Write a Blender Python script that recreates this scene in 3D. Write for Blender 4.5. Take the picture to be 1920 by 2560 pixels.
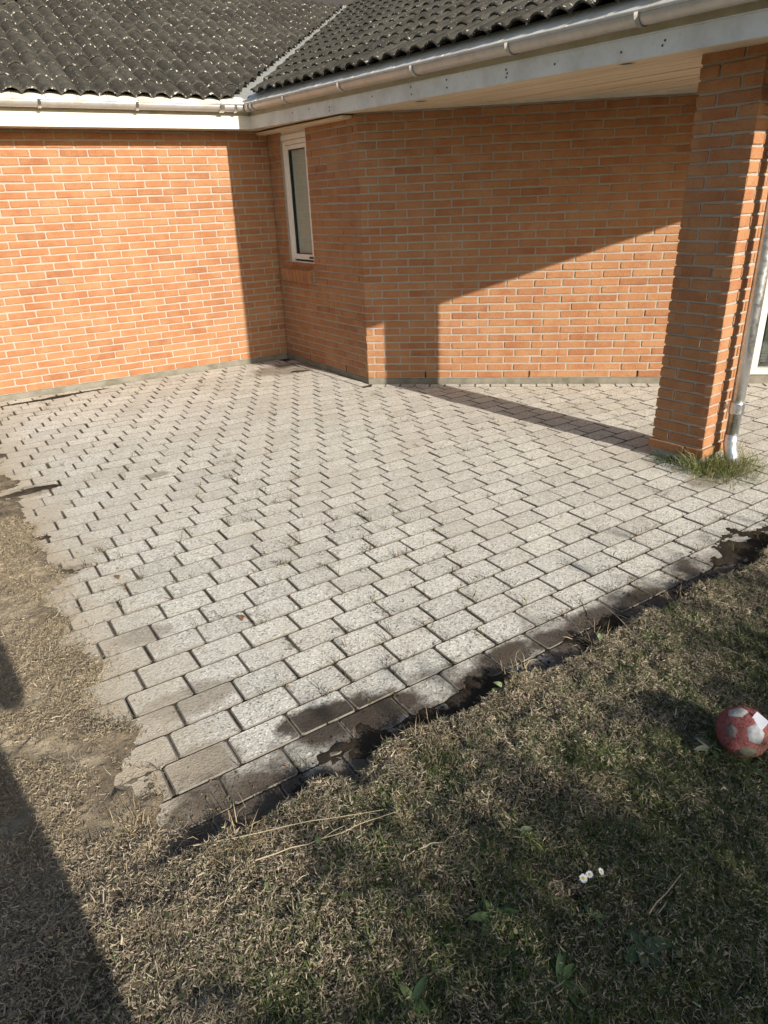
import bpy, bmesh, math, random
import numpy as np
from mathutils import Matrix, Vector

for o in list(bpy.data.objects):
    bpy.data.objects.remove(o, do_unlink=True)
SC = bpy.context.scene
COL = SC.collection
R = math.radians
rng = np.random.default_rng(11)
random.seed(5)

# ------------------------------------------------------------------ camera
CAMZ, PITCH, ROLL = 1.602, R(24.488), R(2.33)
cam = bpy.data.cameras.new('camera')
cam.sensor_fit = 'VERTICAL'
cam.sensor_height = 36.0
cam.lens = 24.03
cam.clip_start, cam.clip_end = 0.05, 400
camo = bpy.data.objects.new('camera', cam)
COL.objects.link(camo)
_f = Vector((0, math.cos(PITCH), -math.sin(PITCH)))
_u = Vector((0, math.sin(PITCH), math.cos(PITCH)))
_r = Vector((1, 0, 0))
_c, _s = math.cos(ROLL), math.sin(ROLL)
_R2, _U2 = _r * _c - _u * _s, _r * _s + _u * _c
camo.matrix_world = Matrix(((_R2.x, _U2.x, -_f.x, 0), (_R2.y, _U2.y, -_f.y, 0), (_R2.z, _U2.z, -_f.z, CAMZ), (0, 0, 0, 1)))
SC.camera = camo

# ------------------------------------------------------------------ sky, sun, exposure
SUN_AZ, SUN_EL = R(-52.2), R(22.3)
sund = Vector((math.cos(SUN_EL) * math.cos(SUN_AZ), math.cos(SUN_EL) * math.sin(SUN_AZ), math.sin(SUN_EL)))
world = bpy.data.worlds.new('World')
SC.world = world
world.use_nodes = True
wn = world.node_tree
bg = wn.nodes['Background']
sky = wn.nodes.new('ShaderNodeTexSky')
sky.sky_type = 'NISHITA'
sky.sun_disc = False
sky.sun_elevation = SUN_EL
sky.sun_rotation = math.atan2(sund.x, sund.y)
sky.air_density = 1.0
sky.dust_density = 2.0
sky.ozone_density = 1.0
wn.links.new(sky.outputs[0], bg.inputs[0])
bg.inputs[1].default_value = 0.096
sl = bpy.data.lights.new('sun', 'SUN')
sl.energy = 5.0
sl.angle = R(0.53)
sl.color = (1.0, 0.93, 0.84)
so = bpy.data.objects.new('sun', sl)
so.rotation_euler = (-sund).to_track_quat('-Z', 'Y').to_euler()
so.location = (6, -8, 8)
COL.objects.link(so)
SC.view_settings.view_transform = 'Standard'
SC.view_settings.look = 'None'
SC.view_settings.gamma = 1.0
SC.view_settings.use_curve_mapping = False
SC.view_settings.exposure = 0.62
SC.cycles.max_bounces = 8

# ------------------------------------------------------------------ helpers
def cproj(P):
    """metres -> pixels of the 768 x 1024 picture (for choosing which pieces show largest)"""
    P = np.asarray(P, float).reshape(-1, 3)
    d = P - np.array([0, 0, CAMZ])
    x, y, z = d @ np.array(_R2), d @ np.array(_U2), d @ np.array(_f)
    z = np.where(z > .05, z, np.nan)
    k = 24.03 / 36 * 1024
    return np.stack([384 + k * x / z, 512 - k * y / z], 1)

def parea(P):
    q = cproj(P)
    if np.isnan(q).any():
        return 0
    c = q.mean(0)
    if not (-25 < c[0] < 793 and -25 < c[1] < 1049):
        return 0
    x, y = q[:, 0], q[:, 1]
    return abs(np.dot(x, np.roll(y, -1)) - np.dot(y, np.roll(x, -1))) / 2

def lerp(a, b, t):
    return a + (b - a) * t

def vnoise(x, y, seed=0):
    x = np.asarray(x, float); y = np.asarray(y, float)
    r = np.random.default_rng(seed).random((256, 256))
    xi, yi = np.floor(x).astype(int), np.floor(y).astype(int)
    fx, fy = x - xi, y - yi
    fx, fy = fx * fx * (3 - 2 * fx), fy * fy * (3 - 2 * fy)
    g = lambda i, j: r[i % 256, j % 256]
    return lerp(lerp(g(xi, yi), g(xi + 1, yi), fx), lerp(g(xi, yi + 1), g(xi + 1, yi + 1), fx), fy)

def fbm(x, y, sc, seed=0, oct=4):
    v, a, t = 0, 1, 0
    for o in range(oct):
        v = v + a * vnoise(x * sc * 2 ** o, y * sc * 2 ** o, seed + o * 7)
        t += a; a *= .5
    return v / t

def sstep(a, b, x):
    t = np.clip((x - a) / (b - a), 0, 1)
    return t * t * (3 - 2 * t)

WL = {}
def link(o, parent=None):
    COL.objects.link(o)
    if parent is not None:
        o.parent = parent
        o.matrix_parent_inverse = WL.get(parent.name, Matrix()).inverted()
    return o

def mesh(name, v, f, mats, smooth=False, uv=None, col=None):
    m = bpy.data.meshes.new(name)
    m.from_pydata([tuple(map(float, p)) for p in v], [], f)
    for mm in (mats if isinstance(mats, (list, tuple)) else [mats]):
        m.materials.append(mm)
    if smooth:
        m.polygons.foreach_set('use_smooth', [True] * len(m.polygons))
    if uv is not None:
        l = m.uv_layers.new(name='UVMap')
        li = np.zeros(len(m.loops), int); m.loops.foreach_get('vertex_index', li)
        l.data.foreach_set('uv', np.asarray(uv, float)[li].ravel())
    if col is not None:
        a = m.color_attributes.new('Col', 'FLOAT_COLOR', 'POINT')
        c = np.ones((len(v), 4)); c[:, :3] = col
        a.data.foreach_set('color', c.ravel())
    return m

def obj(name, v, f, mat, parent=None, smooth=False, uv=None, col=None, mw=None, kind=None):
    o = bpy.data.objects.new(name, mesh(name, v, f, mat, smooth, uv, col))
    if mw is not None:
        o.matrix_basis = mw; WL[o.name] = mw
    link(o, parent)
    if mw is not None:
        WL[o.name] = mw
    if kind:
        o['kind'] = kind
    return o

def bigmesh(name, V, F, mat, parent=None, col=None, kind='stuff', smooth=False):
    """V (n,3), F (m,3) triangles as arrays"""
    V = np.asarray(V, np.float32); F = np.asarray(F, np.int32)
    m = bpy.data.meshes.new(name)
    m.vertices.add(len(V)); m.vertices.foreach_set('co', V.ravel())
    m.loops.add(F.size); m.loops.foreach_set('vertex_index', F.ravel())
    k = F.shape[1]
    m.polygons.add(len(F)); m.polygons.foreach_set('loop_start', np.arange(0, F.size, k, dtype=np.int32))
    m.polygons.foreach_set('loop_total', np.full(len(F), k, dtype=np.int32))
    if smooth:
        m.polygons.foreach_set('use_smooth', np.ones(len(F), bool))
    m.update(calc_edges=True)
    m.materials.append(mat)
    if col is not None:
        a = m.color_attributes.new('Col', 'FLOAT_COLOR', 'POINT')
        c = np.ones((len(V), 4), np.float32); c[:, :3] = col
        a.data.foreach_set('color', c.ravel())
    o = bpy.data.objects.new(name, m)
    link(o, parent)
    if kind:
        o['kind'] = kind
    return o

class MB:
    def __init__(s): s.v, s.f, s.uv = [], [], []
    def add(s, v, f, uv=None):
        n = len(s.v); s.v += [tuple(p) for p in v]; s.f += [tuple(i + n for i in q) for q in f]
        if uv is not None: s.uv += list(uv)
        return s
    def box(s, O, X, Y, Z):
        O, X, Y, Z = map(lambda a: np.asarray(a, float), (O, X, Y, Z))
        v = [O, O + X, O + X + Y, O + Y, O + Z, O + X + Z, O + X + Y + Z, O + Y + Z]
        f = [(0, 3, 2, 1), (4, 5, 6, 7), (0, 1, 5, 4), (1, 2, 6, 5), (2, 3, 7, 6), (3, 0, 4, 7)]
        if np.dot(np.cross(X, Y), Z) < 0: f = [q[::-1] for q in f]
        return s.add(v, f)
    def tube(s, pts, r, n=10, caps=True):
        pts = [np.asarray(p, float) for p in pts]
        rs = r if hasattr(r, '__len__') else [r] * len(pts)
        t0 = pts[1] - pts[0]; t0 /= np.linalg.norm(t0)
        a = np.cross(t0, [0, 0, 1.]);
        if np.linalg.norm(a) < 1e-3: a = np.cross(t0, [1., 0, 0])
        a /= np.linalg.norm(a)
        b0 = len(s.v)
        for i, p in enumerate(pts):
            t = pts[min(i + 1, len(pts) - 1)] - pts[max(i - 1, 0)]; t /= np.linalg.norm(t)
            a = a - t * np.dot(a, t); a /= np.linalg.norm(a); b = np.cross(t, a)
            for k in range(n):
                w = 2 * math.pi * k / n
                s.v.append(tuple(p + rs[i] * (a * math.cos(w) + b * math.sin(w))))
        for i in range(len(pts) - 1):
            for k in range(n):
                s.f.append((b0 + i * n + k, b0 + i * n + (k + 1) % n, b0 + (i + 1) * n + (k + 1) % n, b0 + (i + 1) * n + k))
        if caps:
            s.f.append(tuple(range(b0, b0 + n))[::-1]); s.f.append(tuple(range(b0 + (len(pts) - 1) * n, b0 + len(pts) * n)))
        return s
    def obj(s, name, mat, parent=None, smooth=False, kind=None, mw=None):
        return obj(name, s.v, s.f, mat, parent, smooth, s.uv if len(s.uv) == len(s.v) else None, mw=mw, kind=kind)

def empty(name, loc, label, cat, group=None):
    o = bpy.data.objects.new(name, None)
    o.location = loc; o.empty_display_size = .1
    COL.objects.link(o)
    WL[o.name] = Matrix.Translation(loc)
    o['label'] = label; o['category'] = cat
    if group: o['group'] = group
    return o

def tag(o, label, cat, group=None):
    o['label'] = label; o['category'] = cat
    if group: o['group'] = group
    return o

# the paver grid: origin, row direction, module
G = R(32.6); gs = np.array([math.cos(G), math.sin(G)]); gt = np.array([-math.sin(G), math.cos(G)])
GB = np.array([-.636, 1.707]); PA_, PB_ = .2147, .1404

# ------------------------------------------------------------------ materials
class NT:
    def __init__(s, name, rough=.8, spec=.3):
        s.m = bpy.data.materials.new(name); s.m.use_nodes = True
        s.t = s.m.node_tree; s.b = s.t.nodes['Principled BSDF']
        s.b.inputs['Roughness'].default_value = rough
        s.b.inputs['Specular IOR Level'].default_value = spec
    def n(s, ty, **kw):
        x = s.t.nodes.new('ShaderNode' + ty)
        for k, v in kw.items():
            if k.startswith('i_'):
                key = k[2:].replace('_', ' ')
                x.inputs[key].default_value = v
            else:
                setattr(x, k, v)
        return x
    def l(s, a, b): s.t.links.new(a, b)
    def pos(s, scale=(1, 1, 1)):
        g = s.n('NewGeometry'); mp = s.n('Mapping'); mp.inputs['Scale'].default_value = scale
        s.l(g.outputs['Position'], mp.inputs['Vector']); return mp.outputs[0]
    def noise(s, vec, scale, detail=3, rough=.55):
        x = s.n('TexNoise'); x.inputs['Scale'].default_value = scale; x.inputs['Detail'].default_value = detail
        x.inputs['Roughness'].default_value = rough
        s.l(vec, x.inputs['Vector']); return x.outputs['Fac']
    def ramp(s, fac, stops, interp='LINEAR'):
        x = s.n('ValToRGB'); x.color_ramp.interpolation = interp
        e = x.color_ramp.elements
        while len(e) < len(stops): e.new(.5)
        for el, (p, c) in zip(e, stops):
            el.position = p; el.color = (c, c, c, 1) if not hasattr(c, '__len__') else (*c, 1)
        s.l(fac, x.inputs['Fac']); return x.outputs['Color']
    def mix(s, fac, a, b, mode='MIX'):
        x = s.n('Mix', data_type='RGBA', blend_type=mode)
        for k, val in ((0, fac), (6, a), (7, b)):
            if hasattr(val, 'is_linked') or hasattr(val, 'links'): s.l(val, x.inputs[k])
            elif k == 0: x.inputs[k].default_value = val
            else: x.inputs[k].default_value = (*val, 1) if hasattr(val, '__len__') else (val, val, val, 1)
        return x.outputs[2]
    def math(s, op, a, b=0.0):
        x = s.n('Math', operation=op)
        for k, val in ((0, a), (1, b)):
            if hasattr(val, 'links'): s.l(val, x.inputs[k])
            else: x.inputs[k].default_value = val
        return x.outputs[0]
    def bump(s, h, dist, strength=1.0, prev=None):
        x = s.n('Bump'); x.inputs['Distance'].default_value = dist; x.inputs['Strength'].default_value = strength
        s.l(h, x.inputs['Height'])
        if prev is not None: s.l(prev, x.inputs['Normal'])
        s.l(x.outputs[0], s.b.inputs['Normal']); return x.outputs[0]
    def base(s, c):
        if hasattr(c, 'links'): s.l(c, s.b.inputs['Base Color'])
        else: s.b.inputs['Base Color'].default_value = (*c, 1)
        return s
    def rnd(s, island):
        return s.n('NewGeometry').outputs['Random Per Island'] if island else s.n('ObjectInfo').outputs['Random']

def m_brick(island):
    t = NT('brick_fired_clay' + ('_set' if island else ''), .88, .2)
    r = t.rnd(island); p = t.pos()
    c = t.ramp(r, [(0, (.285, .114, .052)), (.08, (.325, .139, .062)), (.35, (.352, .158, .069)), (.65, (.366, .170, .076)), (.9, (.38, .184, .085)), (1, (.337, .144, .063))])
    r2 = t.math('FRACT', t.math('MULTIPLY', r, 17.31))
    st = t.ramp(t.noise(t.pos((1, 1, 2.2)), 16, 4, .6), [(.50, 0.), (.66, 1.)])
    st = t.math('MULTIPLY', st, t.ramp(r2, [(.35, 0.), (.8, .6)]))
    c = t.mix(st, c, (.34, .115, .052))
    c = t.mix(t.ramp(t.noise(p, 7, 3), [(.35, 0.), (.75, .35)]), c, (.52, .33, .175))
    c = t.mix(.9, c, t.ramp(t.noise(p, 120, 4, .7), [(.25, .62), (.7, 1.12)]), 'MULTIPLY')
    sp = t.ramp(t.noise(p, 60, 2), [(.70, 0.), (.76, .8)])
    c = t.mix(sp, c, (.14, .06, .035))
    t.base(c)
    b = t.bump(t.noise(t.pos((1, 1, .18)), 260, 2), .0016, .7)
    t.bump(t.noise(p, 70, 5, .65), .006, .8, b)
    return t.m

def m_mortar():
    t = NT('mortar_lime_sand', .95, .1); p = t.pos()
    c = t.ramp(t.noise(p, 240, 3, .7), [(.3, (.29, .257, .208)), (.7, (.43, .387, .315))])
    c = t.mix(t.ramp(t.noise(p, 3, 3), [(.4, 0.), (.75, .4)]), c, (.33, .30, .26))
    t.base(c); t.bump(t.noise(p, 230, 4, .7), .004, .9)
    return t.m

def m_paver(island):
    t = NT('paver_exposed_aggregate' + ('_set' if island else ''), .9, .2)
    p = t.pos(); r = t.rnd(island)
    v = t.n('TexVoronoi'); v.inputs['Scale'].default_value = 150; t.l(p, v.inputs['Vector'])
    sp = t.n('SeparateColor'); t.l(v.outputs['Color'], sp.inputs[0])
    c = t.ramp(sp.outputs[0], [(0, (.20, .185, .165)), (.09, (.36, .335, .30)), (.20, (.48, .455, .41)), (.62, (.56, .533, .485)), (.84, (.60, .575, .53)), (.94, (.72, .70, .66))])
    v2 = t.n('TexVoronoi'); v2.inputs['Scale'].default_value = 58; t.l(p, v2.inputs['Vector'])
    s2 = t.n('SeparateColor'); t.l(v2.outputs['Color'], s2.inputs[0])
    dk = t.math('MULTIPLY', t.ramp(s2.outputs[1], [(.80, 0.), (.82, 1.)]), t.ramp(v2.outputs['Distance'], [(.22, 1.), (.34, 0.)]))
    c = t.mix(t.math('MULTIPLY', dk, .5), c, (.14, .13, .115))
    c = t.mix(1, c, t.ramp(r, [(0, (.90, .91, .86)), (.5, (.99, 1.0, .95)), (1, (1.07, 1.08, 1.02))]), 'MULTIPLY')
    c = t.mix(t.ramp(t.noise(p, 1.7, 4), [(.46, 0.), (.72, .40)]), c, (.44, .385, .30))
    c = t.mix(t.ramp(t.noise(p, 9, 4, .65), [(.55, 0.), (.8, .5)]), c, (.24, .20, .16))
    def along(vec, off):
        d = t.n('VectorMath', operation='DOT_PRODUCT'); t.l(p, d.inputs[0]); d.inputs[1].default_value = (vec[0], vec[1], 0)
        return t.math('SUBTRACT', d.outputs['Value'], off)
    tt, ss = along(gt, float(GB @ gt)), along(gs, float(GB @ gs))
    nz = t.math('MULTIPLY', t.math('SUBTRACT', t.noise(p, 6, 5, .62), .5), .75)
    mudm = t.ramp(t.math('ADD', t.math('MULTIPLY', tt, 1.0), t.math('ADD', nz, .5)), [(.20, .95), (.29, .55), (.40, 0.)])
    dust = t.ramp(t.math('ADD', ss, t.math('ADD', t.math('MULTIPLY', nz, .7), .5)), [(.28, .97), (.40, .6), (.66, 0.)])
    cx = t.n('CombineXYZ'); t.l(ss, cx.inputs[0]); t.l(t.math('MULTIPLY', tt, 1.9), cx.inputs[1])
    nz2 = t.math('MULTIPLY', t.math('SUBTRACT', t.noise(p, 11, 6, .68), .5), 1.0)
    for (bx, by, br, st_, dc) in ((-.19, 1.83, .20, .97, 0), (-.30, 1.825, .12, .95, 0), (-.03, 1.87, .17, .97, 0), (.452, 2.143, .14, .9, 0), (.325, 2.007, .13, .9, 0), (.642, 2.235, .12, .9, 0), (-.72, 1.96, .19, .6, 1), (-.66, 1.62, .20, .75, 1), (-.45, 1.50, .22, .85, 0),
                         (-1.50, 4.25, .11, .6, 1), (-1.02, 2.38, .14, .5, 1), (1.98, 3.80, .22, .6, 1), (-.9, 7.35, .55, .7, 1), (.842, 2.376, .15, .9, 0), (1.084, 2.498, .15, .9, 0), (1.5, 2.62, .2, .9, 0), (-1.62, 2.92, .16, .9, 0), (-2.3, 4.02, .22, .85, 0)):
        q = np.array([bx, by]) - GB
        dv = t.n('VectorMath', operation='DISTANCE'); t.l(cx.outputs[0], dv.inputs[0]); dv.inputs[1].default_value = (float(q @ gs), float(q @ gt) * 1.9, 0)
        c = t.mix(t.ramp(t.math('ADD', t.math('MULTIPLY', dv.outputs['Value'], .5 / br), t.math('MULTIPLY', nz2, .55)), [(.36, st_), (.52, 0.)]), c, ((.050, .040, .031), (.17, .135, .095))[dc])
    c = t.mix(dust, c, (.43, .365, .265))
    c = t.mix(mudm, c, (.075, .058, .042))
    t.base(c)
    b = t.bump(v.outputs['Distance'], .003, .4)
    t.bump(t.noise(p, 40, 5, .7), .006, .5, b)
    return t.m

def m_tile(island):
    t = NT('roof_tile_concrete' + ('_set' if island else ''), 1.0, .0)
    p = t.pos(); r = t.rnd(island)
    c = t.ramp(t.noise(p, 14, 4, .65), [(.3, (.044, .041, .035)), (.55, (.066, .062, .052)), (.75, (.084, .080, .058))])
    c = t.mix(1, c, t.ramp(r, [(0, .8), (1, 1.2)]), 'MULTIPLY')
    uv = t.n('UVMap'); sx = t.n('SeparateXYZ'); t.l(uv.outputs[0], sx.inputs[0])
    edge = t.ramp(sx.outputs[1], [(.0, .12), (.13, .05), (.3, 0.)])
    ln = t.noise(p, 38, 3, .6)
    big = t.math('GREATER_THAN', t.math('ADD', ln, edge), .728)
    v = t.n('TexVoronoi'); v.inputs['Scale'].default_value = 55; t.l(p, v.inputs['Vector'])
    s2 = t.n('SeparateColor'); t.l(v.outputs['Color'], s2.inputs[0])
    dot = t.math('MULTIPLY', t.math('GREATER_THAN', s2.outputs[0], .88), t.math('LESS_THAN', v.outputs['Distance'], .24))
    c = t.mix(t.math('MULTIPLY', dot, .55), c, (.42, .40, .33))
    c = t.mix(t.math('MULTIPLY', big, .9), c, (.50, .48, .42))
    moss = t.ramp(t.noise(p, 45, 3), [(.52, 0.), (.66, 1.)])
    c = t.mix(t.math('MULTIPLY', moss, t.ramp(sx.outputs[1], [(0, .9), (.09, .5), (.14, 0.)])), c, (.025, .02, .012))
    t.base(c)
    t.bump(t.noise(p, 120, 4, .7), .004, .6)
    return t.m

def m_paint(name, col, stain, amt=.5, rough=.55, sc=4):
    t = NT(name, rough, .35); p = t.pos()
    c = t.mix(t.ramp(t.noise(p, sc, 5, .65), [(.42, 0.), (.8, amt)]), col, stain)
    c = t.mix(t.ramp(t.noise(p, sc * 9, 3, .6), [(.6, 0.), (.78, amt * .6)]), c, stain)
    t.base(c); t.bump(t.noise(p, 130, 3), .0012, .5)
    return t.m

def m_wood(name, col, dark, ang):
    t = NT(name, .6, .3)
    g = t.n('NewGeometry'); mp = t.n('Mapping', vector_type='POINT'); mp.inputs['Rotation'].default_value = (0, 0, -ang); mp.inputs['Scale'].default_value = (1, 1, 1)
    t.l(g.outputs['Position'], mp.inputs[0]); m2 = t.n('Mapping'); m2.inputs['Scale'].default_value = (.6, 16, 16); t.l(mp.outputs[0], m2.inputs[0])
    n = t.noise(m2.outputs[0], 2.2, 5, .6)
    c = t.mix(t.ramp(n, [(.42, 0.), (.78, .85)]), col, dark)
    kn = t.noise(t.pos(), 11, 2); c = t.mix(t.ramp(kn, [(.72, 0.), (.78, .6)]), c, (.22, .15, .08))
    t.base(c); t.bump(n, .001, .6)
    return t.m

def m_metal(name, col, rough, dirt=(.3, .27, .22), amt=.35, met=.55):
    t = NT(name, rough, .5); p = t.pos()
    t.b.inputs['Metallic'].default_value = met
    n = t.noise(p, 9, 5, .7)
    t.base(t.mix(t.ramp(n, [(.45, 0.), (.8, amt)]), col, dirt))
    t.l(t.ramp(t.noise(p, 30, 3), [(.3, rough - .08), (.7, rough + .15)]), t.b.inputs['Roughness'])
    t.bump(t.noise(p, 60, 2), .0008, .4)
    return t.m

def m_col(name, rough=.85, transl=.0, spec=.2, noise=0):
    t = NT(name, rough, spec)
    a = t.n('Attribute', attribute_name='Col')
    c = a.outputs['Color']
    if noise:
        p = t.pos()
        c = t.mix(.85, c, t.ramp(t.noise(p, noise, 6, .75), [(.25, .5), (.75, 1.35)]), 'MULTIPLY')
        b = t.bump(t.noise(p, noise * 1.2, 6, .75), .02, .8)
        b = t.bump(t.noise(p, noise * 7, 4, .75), .009, .9, b)
        c = t.mix(.7, c, t.ramp(t.noise(p, noise * 12, 3, .8), [(.3, .55), (.7, 1.3)]), 'MULTIPLY')
    t.base(c)
    if transl:
        tr = t.n('BsdfTranslucent'); t.l(c, tr.inputs[0])
        mx = t.n('MixShader'); mx.inputs[0].default_value = transl
        out = t.t.nodes['Material Output']
        t.l(t.b.outputs[0], mx.inputs[1]); t.l(tr.outputs[0], mx.inputs[2]); t.l(mx.outputs[0], out.inputs[0])
    return t.m

def m_plain(name, col, rough=.7, spec=.3, metal=0, nz=0):
    t = NT(name, rough, spec); t.b.inputs['Metallic'].default_value = metal
    if nz:
        t.base(t.mix(.8, col, t.ramp(t.noise(t.pos(), nz, 4, .7), [(.25, .6), (.75, 1.3)]), 'MULTIPLY'))
        t.bump(t.noise(t.pos(), nz * 2, 4, .7), .003, .6)
    else:
        t.base(t.mix(.25, col, t.ramp(t.noise(t.pos(), 20, 3), [(.3, .7), (.7, 1.2)]), 'MULTIPLY'))
    return t.m

def m_glass():
    t = NT('window_glass', .02, .5)
    tr = t.n('BsdfTransparent'); tr.inputs[0].default_value = (.90, .93, .91, 1)
    gl = t.n('BsdfGlossy'); gl.inputs['Roughness'].default_value = .015; gl.inputs[0].default_value = (.9, .93, .92, 1)
    fr = t.n('LayerWeight'); fr.inputs[0].default_value = .5
    fac = t.math('ADD', t.math('MULTIPLY', t.math('POWER', fr.outputs['Facing'], 4.0), .55), .13)
    mx = t.n('MixShader'); t.l(fac, mx.inputs[0]); t.l(tr.outputs[0], mx.inputs[1]); t.l(gl.outputs[0], mx.inputs[2])
    t.l(mx.outputs[0], t.t.nodes['Material Output'].inputs[0])
    return t.m

M = dict(
    brick=m_brick(False), brick_s=m_brick(True), mortar=m_mortar(), paver=m_paver(False), paver_s=m_paver(True),
    paver_edge=m_plain('paver_dirty_edge', (.19, .172, .142), .95, .1, 0, 60),
    tile=m_tile(False), tile_s=m_tile(True),
    plinth=m_paint('plinth_concrete', (.215, .197, .155), (.075, .072, .042), .95, .9, 7),
    white=m_paint('white_paint', (.62, .605, .54), (.42, .37, .28), .45),
    white_cool=m_paint('weathered_white_paint', (.66, .66, .63), (.36, .34, .28), .75, .5, 4),  # weathered white with the eave's shade put in as a cooler tone
    ochre=m_paint('upper_board_paint', (.60, .54, .40), (.36, .30, .18), .8, .6, 5),
    frame=m_paint('window_frame_paint', (.76, .72, .66), (.50, .42, .33), .4, .45, 8),
    zinc=m_metal('zinc', (.50, .475, .44), .45, (.25, .22, .17), .5), galv=m_metal('galvanised_pipe', (.62, .62, .61), .30, (.4, .36, .3), .3, .9),
    lead=m_paint('eave_flashing_metal', (.66, .64, .58), (.40, .33, .20), .7, .45, 9),
    valley=m_paint('valley_zinc', (.27, .28, .265), (.17, .175, .16), .5, .6, 6),
    dark=m_plain('dark_void', (.012, .010, .009), .9, .1), rust=m_plain('rusty_nail', (.10, .032, .016), .8),
    deck=m_plain('roof_underlay', (.05, .045, .04), .9), glass=m_glass(),
    seal=m_plain('black_gasket', (.02, .02, .02), .5), blind=m_plain('grey_blind', (.78, .78, .73), .7),
    rubber=m_plain('black_plastic', (.03, .03, .03), .4),
)

# ------------------------------------------------------------------ plan of the house (metres, patio surface z = 0)
BB = .057                                        # underside of the lowest brick course
K, BL = 1 / 15., .24                             # course height, brick module
thA, thC = R(30.10), R(-8.97)
A0, C0 = np.array([-1.029, 7.873]), np.array([-.096, 6.498])
dA = -np.array([math.cos(thA), math.sin(thA)]); oA = np.array([math.sin(thA), -math.cos(thA)])
dB = (C0 - A0) / np.linalg.norm(C0 - A0); LB = np.linalg.norm(C0 - A0); oB = np.array([dB[1], -dB[0]])
dC = np.array([math.cos(thC), math.sin(thC)]); oC = np.array([math.sin(thC), -math.cos(thC)])
EAZ = R(-52.5)
E0 = np.array([-1.119, 7.481]); dE = np.array([math.cos(EAZ), math.sin(EAZ)]); oE = np.array([math.sin(EAZ), -math.cos(EAZ)])
iE = -oE; iA = -oA
ZF = 2.268
KEND = 5.50
zE = lambda k: ZF - .0115 * k                    # the porch eave falls a little along its length
OVA = float((E0 - A0) @ oA)                      # eave overhang of the left wing
P3 = lambda p, z: np.array([p[0], p[1], z])

house = empty('brick_house', (A0[0], A0[1], 0), 'single-storey orange brick house with dark tiled roof around the paved patio', 'house')

# ------------------------------------------------------------------ bricks
def brick_geo(L, H, D=.05, m0=0., m1=0., jit=.0011, ch=.0035):
    """front at y = 0 (outwards = -y), x along, z up; m0 / m1 lengthen the back edge at the ends (mitre)"""
    pts = []
    nx = 3 if L > .12 else 2
    cr = .004
    for i in range(nx + 1): pts.append([lerp(cr, L - cr, i / nx), 0])
    pts += [[L, cr], [L, H - cr]]
    for i in range(nx + 1): pts.append([lerp(L - cr, cr, i / nx), H])
    pts += [[0, H - cr], [0, cr]]
    pts = np.array(pts) + rng.normal(0, jit, (len(pts), 2))
    n = len(pts); c = np.array([L / 2, H / 2])
    ins = pts + np.sign(c - pts) * np.minimum(np.abs(c - pts), ch)
    v, f = [], []
    fy = rng.normal(0, .0008, 2)
    for p in ins: v.append((p[0], -.0 + lerp(fy[0], fy[1], p[0] / L), p[1]))
    for p in pts: v.append((p[0], ch * .8, p[1]))
    for p in pts:
        x = p[0] + (m0 if p[0] < L * .1 else 0) + (m1 if p[0] > L * .9 else 0)
        v.append((x, D, p[1]))
    f.append(tuple(range(n)))
    for a in (0, n):
        for i in range(n):
            j = (i + 1) % n
            f.append((a + i, a + n + i, a + n + j, a + j))
    return v, f

BRK = []      # (area, wall part, matrix, L, m0, m1, full)
VAR = {}
def brick_at(part, O, d, o, s0, s1, z, H=.0535, m0=0, m1=0, corner=False):
    jo = rng.normal(0, .0012); jz = rng.normal(0, .0009)
    X = Vector((d[0], d[1], 0)); Y = Vector((-o[0], -o[1], 0)); Z = Vector((0, 0, 1))
    p = np.asarray(O) + d * s0 + np.asarray(o) * jo
    flip = X.cross(Y).dot(Z) < 0
    if flip:                                     # keep a right-handed frame: run from the other end
        p = p + d * (s1 - s0); X = -X; m0, m1 = -m1, -m0
    rot = Matrix.Rotation(rng.normal(0, .0035), 4, 'Y')
    mw = Matrix(((X.x, Y.x, 0, p[0]), (X.y, Y.y, 0, p[1]), (0, 0, 1, z + jz), (0, 0, 0, 1))) @ rot
    c = [p, p + np.array(X.xy) * (s1 - s0)]
    ar = parea([P3(c[0], z), P3(c[1], z), P3(c[1], z + H), P3(c[0], z + H)])
    BRK.append((ar, part, mw, s1 - s0, H, m0, m1))

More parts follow.
